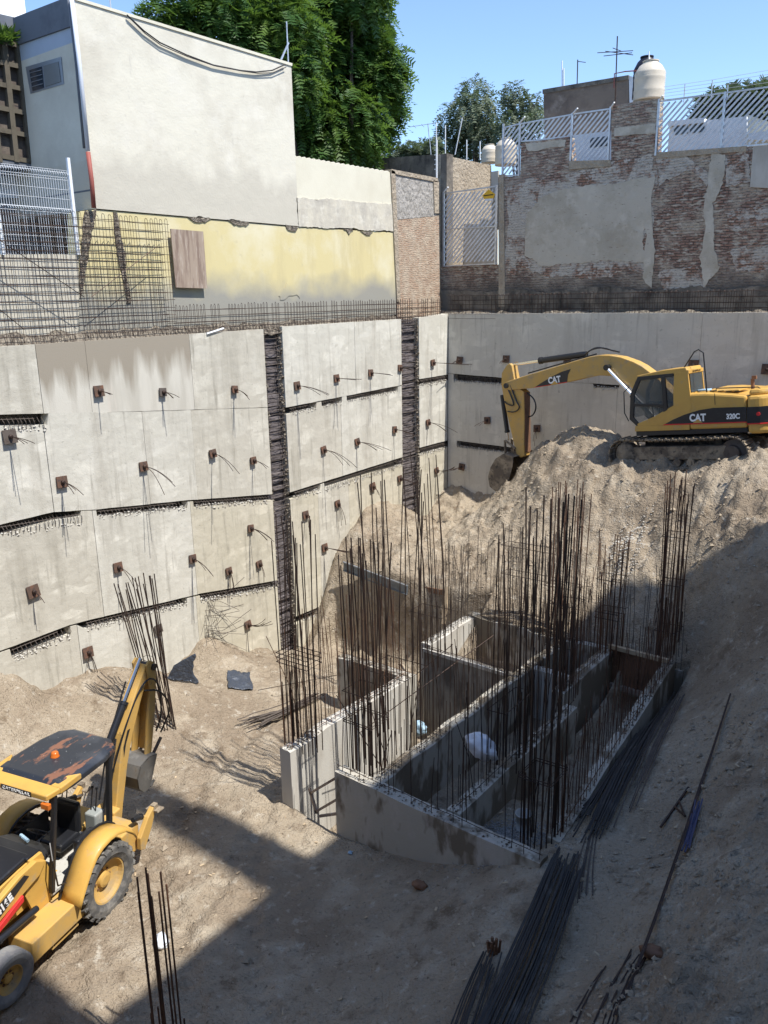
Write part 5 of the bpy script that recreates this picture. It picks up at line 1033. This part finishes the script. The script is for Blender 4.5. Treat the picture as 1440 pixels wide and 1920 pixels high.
rw=MB();rw.prism([(-.47,.36,2.15),(-.47,1.33,2.15),(-.44,1.33,1.3),(-.44,.36,1.3)],(.05,0,0));put(rw,'cab_rear','ylw',EX,.005);rw=MB();rw.prism([(-.46,.36,2.78),(-.46,1.33,2.78),(-.46,1.33,2.68),(-.46,.36,2.68)],(.05,0,0));put(rw,'rear_header','ylw',EX,.005)
put(MB().prism([(-.455,.46,2.67),(-.455,1.23,2.67),(-.475,1.23,2.16),(-.475,.46,2.16)],(.012,0,0)),'rear_glass','glass_cab',EX)
text('CATERPILLAR',.07,M['black'],EX,(-.478,.85,2.73),(0,-1,0),(0,0,1),1.2)
put(MB().box((.15,.85,1.55),(.5,.5,.14)).box((-.08,.85,1.9),(.14,.46,.65)).box((.45,.85,1.4),(.9,.8,.06)),'seat','blkdusty',EX,.03)
for y in (1.05,.65): put(MB().tube([(.75,y,1.45),(.8,y,1.95)],.02),'control_lever','blk',EX)
put(MB().tube([(1.38,1.36,1.45),(1.48,1.4,1.7),(1.46,1.4,2.3),(1.3,1.36,2.45)],.015),'handrail','blk',EX)
put(MB().tube([(-.2,1.0,2.85),(-.5,1.0,3.25),(-.62,1.0,3.3),(-.75,1.0,3.2),(-.78,1.0,2.6),(-.8,1.0,2.1)],.018),'hose_guard','blk',EX)
put(MB().lathe([(0,0),(.05,0),(.05,.28),(0,.28)],(-1.55,-.3,2.05),'z',12).box((-1.6,-.3,2.36),(.12,.08,.1)),'exhaust','form',EX)
put(MB().box((-.62,.7,2.17),(.28,.3,.05)),'blue_rag','bag_blue',EX,.01)
put(MB().tube([(-1.1,1.1,2.14),(-1.1,1.1,2.22),(-2.2,1.1,2.18),(-2.35,1.1,2.05)],.016),'deck_handrail','blk',EX)
# boom
bo=[(.25,1.35),(.1,1.6),(.5,2.05),(1.0,2.6),(1.46,2.97),(1.71,3.12),(2.13,3.30),(2.5,3.39),(2.85,3.43),(3.2,3.41),(3.51,3.36),(4.5,3.20),(5.47,3.04),(6.36,2.88),(6.5,2.84),(6.57,2.73),(6.5,2.62),(6.36,2.57),(5.5,2.575),(4.8,2.61),(4.06,2.67),(3.3,2.77),(2.9,2.80),(2.53,2.76),(2.3,2.68),(1.9,2.4),(1.4,1.95),(.6,1.35)]
B=put(xz_prism(bo,-.22,.22),'boom','ylw2',EX,.02)
put(xz_prism([(5.3,2.60),(5.0,2.74),(4.6,2.90),(4.25,3.02),(3.88,3.09),(4.0,2.92),(4.05,2.69),(4.6,2.64)],.223,.229),'black_emblem','blk',B)
put(xz_prism([(5.34,2.585),(5.3,2.605),(4.05,2.695),(4.05,2.67)],.223,.231),'red_stripe','red',B)
text('CAT',.28,M['white'],B,(4.52,.232,2.78),(-1,0,.06),(.06,0,1),.85,bold=.012)
put(xz_prism([(4.37,2.645),(4.67,2.63),(4.52,2.75)],.232,.238),'yellow_triangle','ylw',B)
put(MB().lathe([(0,-.27),(.09,-.27),(.09,.27),(0,.27)],(6.45,0,2.73),'y',16),'boom_pin','blk',B)
put(MB().lathe([(0,-.4),(.09,-.4),(.09,.4),(0,.4)],(2.55,0,3.03),'y',16),'cylinder_pin','blk',B)
# stick
st_=[(6.28,3.47),(6.40,3.43),(6.64,3.18),(6.70,2.78),(6.62,2.08),(6.5,1.4),(6.36,.6),(6.30,.34),(6.15,.22),(5.98,.28),(5.95,.7),(5.85,1.6),(5.79,2.46),(5.95,2.6),(6.14,2.95),(6.2,3.4)]
ST=put(xz_prism(st_,-.17,.17),'stick','ylw2',EX,.02)
put(xz_prism([(6.2,3.5),(6.42,3.45),(6.62,3.2),(6.3,3.2)],-.2,-.16),'stick_lug','ylw2',ST)
put(MB().prism([(5.775,-.16,2.45),(5.775,.16,2.45),(5.94,.16,.4),(5.94,-.16,.4)],(-.012,0,0)),'rust_streaked_edge','form',ST)
def cyl(par,nm,a,c,f,r,rr,y=0,m='blk'):
    a=Vector((a[0],y,a[1]));c=Vector((c[0],y,c[1]));k=a.lerp(c,f)
    q=MB().tube([a,a.lerp(c,.03),k.lerp(a,.12),k],[r*.9,r,r,r],14);q.tube([k.lerp(a,.06),k],r*1.18,14);o=put(q,nm,m,par)
    put(MB().tube([k,c],rr,10),nm.replace('cylinder','')+'rod' if False else 'cylinder_rod','chrome',o);return o
cyl(EX,'stick_cylinder',(3.4,3.50),(6.27,3.42),.62,.10,.05)
for y in (.34,-.34): cyl(EX,'boom_cylinder',(.95,1.25),(2.57,3.04),.5,.085,.05,y)
cyl(EX,'bucket_cylinder',(6.82,2.42),(6.72,.82),.83,.08,.04)
for y in (.2,-.2): put(MB().bar((6.72,y,.85),(6.3,y,.55),.05,.09,(0,1,0)).bar((6.72,y,.85),(6.75,y,.3),.05,.09,(0,1,0)),'bucket_link','mudsteel',EX,.01)
bq=[(6.2,.30),(6.6,.42),(6.95,.25),(7.2,-.05),(7.35,-.4),(7.32,-.75),(7.0,-.98),(6.65,-1.05),(6.2,-1.05)]
bks=MB()
for y in (.5,-.5): bks.prism([(x,y,z) for x,z in bq[:8]+[(6.5,-.6),(6.25,.0)]],(0,.03 if y>0 else -.03,0))
for i in range(len(bq)-1): bks.prism([(bq[i][0],-.5,bq[i][1]),(bq[i+1][0],-.5,bq[i+1][1]),(bq[i+1][0],.5,bq[i+1][1]),(bq[i][0],.5,bq[i][1])],(-.03,0,.0))
for k in range(5): bks.prism([(6.3,-.46+.21*k,-1.03),(6.3,-.36+.21*k,-1.03),(6.0,-.39+.21*k,-1.06),(6.0,-.43+.21*k,-1.06)],(0,0,-.05))
put(bks,'bucket','mudsteel',EX,.005)
for l,nm in (([(3.4,.1,3.5),(3.2,.1,3.62),(2.8,.1,3.66),(2.4,.1,3.5)],'hose'),([(3.5,-.05,3.5),(3.1,-.05,3.7),(2.7,-.05,3.58),(2.3,-.05,3.45)],'hose'),([(6.3,.2,2.75),(6.1,.22,2.2),(5.95,.22,1.95),(6.2,.22,1.8),(6.5,.2,1.85)],'hose'),([(6.4,.2,2.6),(6.15,.22,2.0),(6.5,.2,2.1),(6.6,.2,2.2)],'hose'),([(5.8,0,2.45),(5.5,0,2.2),(5.45,0,1.9),(5.6,0,1.65),(5.8,0,1.6)],'hose'),([(5.6,.1,3.08),(4.0,.1,3.33),(3.0,.1,3.47)],'hose')):
    mb=MB();pts=[Vector(p) for p in l]
    # simple smoothing
    for _ in range(2): pts=[pts[0]]+[q_ for a,c in zip(pts,pts[1:]) for q_ in (a.lerp(c,.25),a.lerp(c,.75))]+[pts[-1]]
    put(mb.tube(pts,.024,6),nm,'blk',EX)
# backhoe loader --------------------------------------------
BH=thing('backhoe_loader','yellow backhoe loader with a rust patched black canopy at the lower left','backhoe loader',(-12.27,6.0,-10.34),(-.04,-.03,R(-73)))
def wheel(x,y,r,wd,tm,steer=0,lugs=24,rimr=.6,lugd=.05,nm='rear_wheel'):
    w_=thing.__call__ if False else None
    o=bpy.data.objects.new(nm,None);COL.objects.link(o);o.parent=BH;o.location=(x,y,r);o.rotation_euler=(0,0,steer);h=wd/2;sd=1 if y>0 else -1;rr=r*rimr
    t=MB().lathe([(rr,-h*.8),(r*.74,-h),(r*.9,-h*.98),(r-lugd,-h*.85),(r-lugd*.7,0),(r-lugd,h*.85),(r*.9,h*.98),(r*.74,h),(rr,h*.8),(rr*.97,0)],(0,0,0),'y',48)
    t.f=t.f[:-2]
    for i in range(lugs):
        for s in (1,-1):
            a=6.28318*(i+(.5 if s<0 else 0))/lugs;c0=Vector((math.cos(a),0,math.sin(a)));tg=Vector((-math.sin(a),0,math.cos(a)))
            ra=c0*(r-lugd*.45)+Vector((0,s*h*.04,0))-tg*r*.07;rb=c0*(r-lugd*.6)+Vector((0,s*h*.92,0))+tg*r*.09;rc=c0*(r*.88)+Vector((0,s*h*.98,0))+tg*r*.10
            t.bar(ra,rb,lugd*.9,lugd*1.15,tuple(c0));
            t.bar(rb,rc,lugd*.8,lugd*.7,tuple(tg))
    put(t,'tyre',tm,o)
    rm=MB().lathe([(rr*1.02,-h*.8),(rr*1.02,h*.75),(rr*.93,h*.72),(rr*.88,h*.35),(rr*.55,h*.1),(rr*.35,h*.12),(rr*.33,h*.42),(rr*.2,h*.5),(0.001,h*.5)] if sd>0 else [(0.001,-h*.5),(rr*.2,-h*.5),(rr*.33,-h*.42),(rr*.35,-h*.12),(rr*.55,-h*.1),(rr*.88,-h*.35),(rr*.93,-h*.72),(rr*1.02,-h*.75),(rr*1.02,h*.8)],(0,0,0),'y',32)
    rmo=put(rm,'rim','ylw2',o)
    for k in range(8): a=6.283*k/8;nb_=MB().lathe([(0,0),(.018,0),(.018,.02*sd),(0,.02*sd)],(rr*.45*math.cos(a),h*.12*sd,rr*.45*math.sin(a)),'y',8);put(nb_,'wheel_nut','form',rmo)
for s in (1,-1):
    wheel(0,.90*s,.66,.46,'rubber');wheel(2.1,.86*s,.43,.28,'tyre_grey',steer=R(-4),lugs=0 or 1,rimr=.52,lugd=.012,nm='front_wheel')
    # fender
    prof=[(.78,.72),(.70,.88),(.57,1.08),(.44,1.26),(.31,1.39),(.15,1.47),(-.05,1.50),(-.25,1.48),(-.45,1.41),(-.62,1.27),(-.72,1.10)]
    fd=MB();yi,yo=.70*s,1.14*s;V=[];F=[]
    for x,z in prof: V+=[(x,yi,z),(x,(yi+yo)/2,z+.035),(x,yo-.05*s,z+.02),(x,yo,z-.04)]
    for i in range(len(prof)-1):
        for j in range(3): F.append((i*4+j,(i+1)*4+j,(i+1)*4+j+1,i*4+j+1))
    fd.add(V,F);fo=put(fd,'fender','ylw',BH,smooth=True);sm=fo.modifiers.new('s','SOLIDIFY');sm.thickness=.03
    put(MB().tube([(x,yi,z+.02) for x,z in prof],.025,6),'fender_edge','blk',fo)
    put(MB().box((0,s*.64,1.05),(.9,.04,.55)),'inner_fender','blk',BH,.01)
    # side tank / step
    put(MB().box((1.12,s*.76,.56),(1.15,.5,.38)),'side_tank','ylw2',BH,.02)
    put(MB().box((.95,s*.86,.25),(.6,.18,.03)).box((1.22,s*.93,.33),(.03,.03,.16)).box((.68,s*.93,.33),(.03,.03,.16)),'step','ylw2',BH)
    # loader arm
    la_=put(xz_prism([(.95,1.62),(1.15,1.74),(1.5,1.71),(2.0,1.56),(2.7,1.25),(3.5,.62),(3.6,.5),(3.45,.38),(2.7,.95),(1.9,1.25),(1.1,1.45)],s*.62-.05,s*.62+.05),'loader_arm','ylw',BH,.015)
    put(xz_prism([(.85,.75),(1.2,.75),(1.35,1.2),(1.2,1.75),(.95,1.75),(.8,1.3)],s*.56-.03,s*.56+.03),'loader_tower','ylw',BH,.01)
    cyl(BH,'loader_cylinder',(1.25,.95),(2.7,1.0),.55,.055,.03,s*.70)
    put(xz_prism([(1.33,1.60),(1.42,1.68),(1.98,1.52),(2.7,1.24),(2.6,1.06),(1.9,1.34)],s*.676-.004,s*.676+.004),'black_band','blk',la_)
    put(xz_prism([(1.5,1.38),(1.5,1.28),(2.5,.93),(2.55,1.02)],s*.685-.015,s*.685+.03),'safety_strut','red',BH,.005)
    # hood side
    hs_=put(xz_prism([(1.0,.85),(1.0,1.62),(1.3,1.60),(2.9,1.42),(2.95,.8)],s*.42-.02,s*.42+.02),'hood_side','ylw',BH,.01)
    put(xz_prism([(1.15,1.50),(1.45,1.52),(2.75,1.36),(2.75,1.12),(1.7,1.22)],s*.443-.003,s*.443+.003),'black_band','blk',hs_)
    put(xz_prism([(1.03,1.25),(1.15,1.25),(1.15,1.35),(1.03,1.35)],s*.443-.003,s*.443+.003),'side_decal','blk',hs_)
    # posts
    put(MB().bar((.88,s*.66,.95),(.64,s*.63,2.6),.07,.08,(0,1,0)),'front_post','blk',BH,.01)
    put(MB().bar((-.55,s*.66,1.1),(-.72,s*.60,2.6),.08,.09,(0,1,0)),'rear_post','blk',BH,.01)
    put(MB().tube([(.88,s*.7,1.9),(1.0,s*.85,1.7),(.95,s*.87,1.2),(.75,s*.84,1.1)],.014),'grab_handle','blk',BH)
text('416E',.19,M['white'],BH,(1.84,.684,1.46),(-1,0,.33),(.33,0,1),.85,bold=.008)
put(MB().prism([(1.62,.684+.046,1.40),(1.62,.684+.046,1.34),(1.6,.73,1.3)],(0,.002,0)),'strut_mark','white',BH) if False else None
hd=MB();hd.prism([(1.0,-.40,1.60),(1.0,.40,1.60),(2.9,.36,1.40),(2.9,-.36,1.40)],(0,0,.10));put(hd,'hood','blk',BH,.04)
put(MB().box((3.0,0,1.08),(.16,.74,.7)),'grille','blk',BH,.03)
put(MB().box((1.7,0,.72),(2.7,.62,.35)),'chassis','ylw2',BH,.02)
put(MB().box((2.1,0,.43),(.2,1.5,.16)),'front_axle','ylw2',BH,.02)
put(MB().box((0,0,.62),(.35,1.5,.3)),'rear_axle','blkdusty',BH,.02)
put(MB().lathe([(0,0),(.04,0),(.04,.5),(0,.5)],(1.9,-.2,1.65),'z',12),'exhaust_stack','blk',BH)
put(MB().box((.1,0,.86),(1.5,1.24,.06)),'cab_floor','floorcab',BH,.01)
for y in (.38,-.38): put(MB().box((.74,y,1.12),(.06,.40,.5)),'kick_panel','greyplastic',BH,.02)
put(MB().prism([(.92,-.62,1.55),(.92,.62,1.55),(.55,.45,1.45),(.55,-.45,1.45)],(0,0,.10)).box((.72,0,1.2),(.28,.3,.6)),'dashboard','blk',BH,.04)
put(MB().box((.98,0,1.66),(.3,.9,.06)),'cowl','blk',BH,.03)
se=put(MB().box((-.05,0,1.15),(.5,.5,.16)).box((-.30,0,1.48),(.14,.48,.6)),'seat','blk',BH,.05)
put(MB().box((-.05,0,1.0),(.3,.3,.2)),'seat_base','blkdusty',se)
sw_=MB();sw_.tube([(.42+.17*math.cos(a)*.9,.19*math.sin(a),1.60+.1*math.cos(a)) for a in np.linspace(0,6.283,19)],.014,6);sw_.tube([(.42,0,1.6),(.58,0,1.35)],.02,6);put(sw_,'steering_wheel','blk',BH)
for y in (.35,-.35): put(MB().box((-.55,y,1.25),(.25,.25,.5)),'rear_console','greyplastic',BH,.03)
for y in (.38,-.38,.28,-.28):
    lv=MB().tube([(-.55,y,1.5),(-.62,y,1.9)],.012,5);lv.lathe([(0,0),(.025,.01),(.025,.04),(0,.05)],(-.62,y,1.9),'z',8);put(lv,'control_lever','blk',BH)
put(MB().box((-.05,.55,1.22),(.45,.14,.4)),'side_console','blk',BH,.04)
put(MB().lathe([(0,-.01),(.06,-.01),(.06,.02),(0,.02)],(.1,.66,1.3),'y',14),'orange_light','orange',BH)
put(MB().tube([(.75,.1,1.68),(.68,-.12,1.68)],.03,8),'water_bottle','bag_blue',BH)
# canopy
rp=[(.60,-.70),(.60,.70),(.30,.74),(-.5,.72),(-.85,.64),(-1.02,.42),(-1.04,-.42),(-.87,-.64),(-.5,-.72),(.30,-.74)]
rf=MB();n=len(rp);V=[(x,y,2.60) for x,y in rp]+[(x,y,2.70) for x,y in rp]+[(x*.86-.02,y*.86,2.765) for x,y in rp]
rf.add(V,[(i,(i+1)%n,n+(i+1)%n,n+i) for i in range(n)]+[(n+i,n+(i+1)%n,2*n+(i+1)%n,2*n+i) for i in range(n)]+[tuple(range(n)),tuple(range(2*n,3*n))])
ca=put(rf,'canopy_roof','roofrust',BH,.02)
vs_=MB();vs_.prism([(.58,-.73,2.64),(.58,.73,2.64),(.80,.62,2.58),(.80,-.62,2.58)],(0,0,.10))
for s in (1,-1): vs_.prism([(.60,.735*s,2.63),(.60,.52*s,2.63),(.30,.60*s,2.66),(.12,.745*s,2.64)],(0,0,.115))
put(vs_,'canopy_visor','ylw',BH,.02)
text('CATERPILLAR',.075,M['white'],ca,(.812,0,2.63),(0,1,0),(0,0,1),1.25);put(MB().box((.803,0,2.63),(.012,.62,.09)),'name_plate','blk',ca)
for y in (.6,-.6): put(MB().box((.80,y,2.50),(.07,.16,.10)),'indicator_lamp','orange',ca,.01)
be=put(MB().lathe([(.0,0),(.075,0),(.08,.012),(.068,.025),(.064,.07),(.05,.095),(0,.10)],(-.08,0.0,2.76),'z',18),'beacon','orange',ca,smooth=True)
# rear: swing frame, boom, dipper, bucket, stabilisers
put(MB().box((-1.0,0,.65),(.5,1.5,.55)).box((-1.3,0,.65),(.2,.45,.7)),'rear_frame','ylw2',BH,.03)
cl_=[(-1.36,.42,.13),(-1.5,1.0,.11),(-1.66,1.7,.12),(-1.84,2.3,.15),(-2.14,2.85,.13),(-2.44,3.3,.10),(-2.54,3.46,.08)]
bo2=[];bo3=[]
for k_,(x_,z_,h_) in enumerate(cl_):
    p0_=cl_[max(k_-1,0)];p1_=cl_[min(k_+1,len(cl_)-1)];dx_,dz_=p1_[0]-p0_[0],p1_[1]-p0_[1];q_=math.hypot(dx_,dz_);nx_,nz_=-dz_/q_*h_,dx_/q_*h_
    bo2.append((x_+nx_,z_+nz_));bo3.append((x_-nx_,z_-nz_))
bo2=bo2+bo3[::-1]
bb=put(xz_prism(bo2,-.13,.13),'backhoe_boom','ylw2',BH,.02)
put(xz_prism([(-1.68,1.9),(-1.76,2.15),(-1.9,2.4),(-1.82,2.4),(-1.68,2.1)],.131,.136),'black_decal','blk',bb)
di=[(-2.42,3.50),(-2.52,3.58),(-2.64,3.50),(-2.72,3.2),(-2.62,2.4),(-2.46,1.62),(-2.36,1.52),(-2.26,1.60),(-2.36,2.3),(-2.50,3.0)]
put(xz_prism(di,-.18,-.135),'dipper','ylw2',BH,.01);put(xz_prism(di,.135,.18),'dipper','ylw2',BH,.01);put(MB().prism([(-2.73,-.14,3.18),(-2.63,-.14,2.4),(-2.47,-.14,1.65),(-2.47,.14,1.65),(-2.63,.14,2.4),(-2.73,.14,3.18)],(.03,0,0)),'dipper_back','ylw2',BH)
put(MB().lathe([(0,-.22),(.07,-.22),(.07,.22),(0,.22)],(-2.62,0,3.4),'y',14),'boom_pin','blk',BH)
cyl(BH,'dipper_cylinder',(-1.28,2.1),(-2.48,3.60),.55,.075,.04)
cyl(BH,'boom_cylinder',(-1.2,.9),(-1.62,2.3),.6,.06,.035,.0)
cyl(BH,'bucket_cylinder',(-2.80,3.0),(-2.64,1.75),.7,.05,.03)
for s in (.16,-.16): put(MB().bar((-2.8,s,1.75),(-2.45,s,1.45),.03,.06,(0,1,0)),'bucket_link','rebar_grey',BH)
M['bkt']=mat('worn grey bucket steel',(.15,.145,.135),[((.27,.26,.24),3,ONE,.5,.68,5),((.14,.12,.10),6,ONE,.55,.7,5)],rough=.6,metal=.4,obj=True)
bp=[(-2.52,1.60),(-2.2,1.68),(-1.88,1.60),(-1.74,1.35),(-1.78,1.08),(-1.95,.90),(-2.2,.90)]
bp=[(-2.15+(x+2.15)*.82,1.6+(z-1.6)*.85) for x,z in bp]
bm_=MB()
for y in (.3,-.3): bm_.prism([(x,y,z) for x,z in bp],(0,.02,0))
for i in range(len(bp)-1): bm_.prism([(bp[i][0],-.3,bp[i][1]),(bp[i+1][0],-.3,bp[i+1][1]),(bp[i+1][0],.32,bp[i+1][1]),(bp[i][0],.32,bp[i][1])],(-.015,0,-.015))
for k in range(5): bm_.prism([(-2.19,-.28+.135*k,1.0),(-2.19,-.2+.135*k,1.0),(-2.34,-.22+.135*k,1.05),(-2.34,-.26+.135*k,1.05)],(0,0,.03))
put(bm_,'bucket','bkt',BH,.004)
for s in (1,-1):
    sl_=put(xz_prism([(-1.10,.45),(-1.22,.4),(-1.45,.75),(-1.58,1.02),(-1.52,1.12),(-1.35,1.0),(-1.10,.7)],s*.85-.05,s*.85+.05),'stabiliser_leg','ylw2',BH,.015)
    put(MB().bar((-1.62,s*.70,1.0),(-1.58,s*1.02,1.05),.18,.04,(0,0,1)).box((-1.58,s*.86,1.08),(.12,.1,.12)),'stabiliser_foot','mudsteel',sl_,.01)
    cyl(BH,'stabiliser_cylinder',(-1.05,1.1),(-1.5,.95),.55,.05,.03,s*.78)
for l in ([(-1.3,.1,1.6),(-1.7,.2,2.6),(-2.3,.2,3.3),(-2.7,.25,3.1),(-2.75,.25,2.3),(-2.6,.2,2.0)],[(-2.35,.15,3.0),(-2.6,.35,2.95),(-2.95,.35,2.4),(-2.75,.2,1.9)],[(-1.2,-.1,1.2),(-1.6,-.16,2.2),(-2.2,-.16,3.2)]):
    pts=[Vector(p) for p in l]
    for _ in range(2): pts=[pts[0]]+[q_ for a,c in zip(pts,pts[1:]) for q_ in (a.lerp(c,.25),a.lerp(c,.75))]+[pts[-1]]
    put(MB().tube(pts,.018,6),'hose','blk',BH)
lb=MB();lp=[(3.55,.75),(3.5,.45),(3.6,.2),(3.85,.1),(4.3,.08)]
for y in (1.05,-1.05): lb.prism([(3.55,y,.8),(3.5,y,.4),(3.6,y,.18),(4.3,y,.08),(4.0,y,.6)],(0,.03,0))
for i in range(4): lb.prism([(lp[i][0],-1.05,lp[i][1]),(lp[i+1][0],-1.05,lp[i+1][1]),(lp[i+1][0],1.08,lp[i+1][1]),(lp[i][0],1.08,lp[i][1])],(.02,0,.02))
put(lb,'loader_bucket','ylw2',BH,.005)
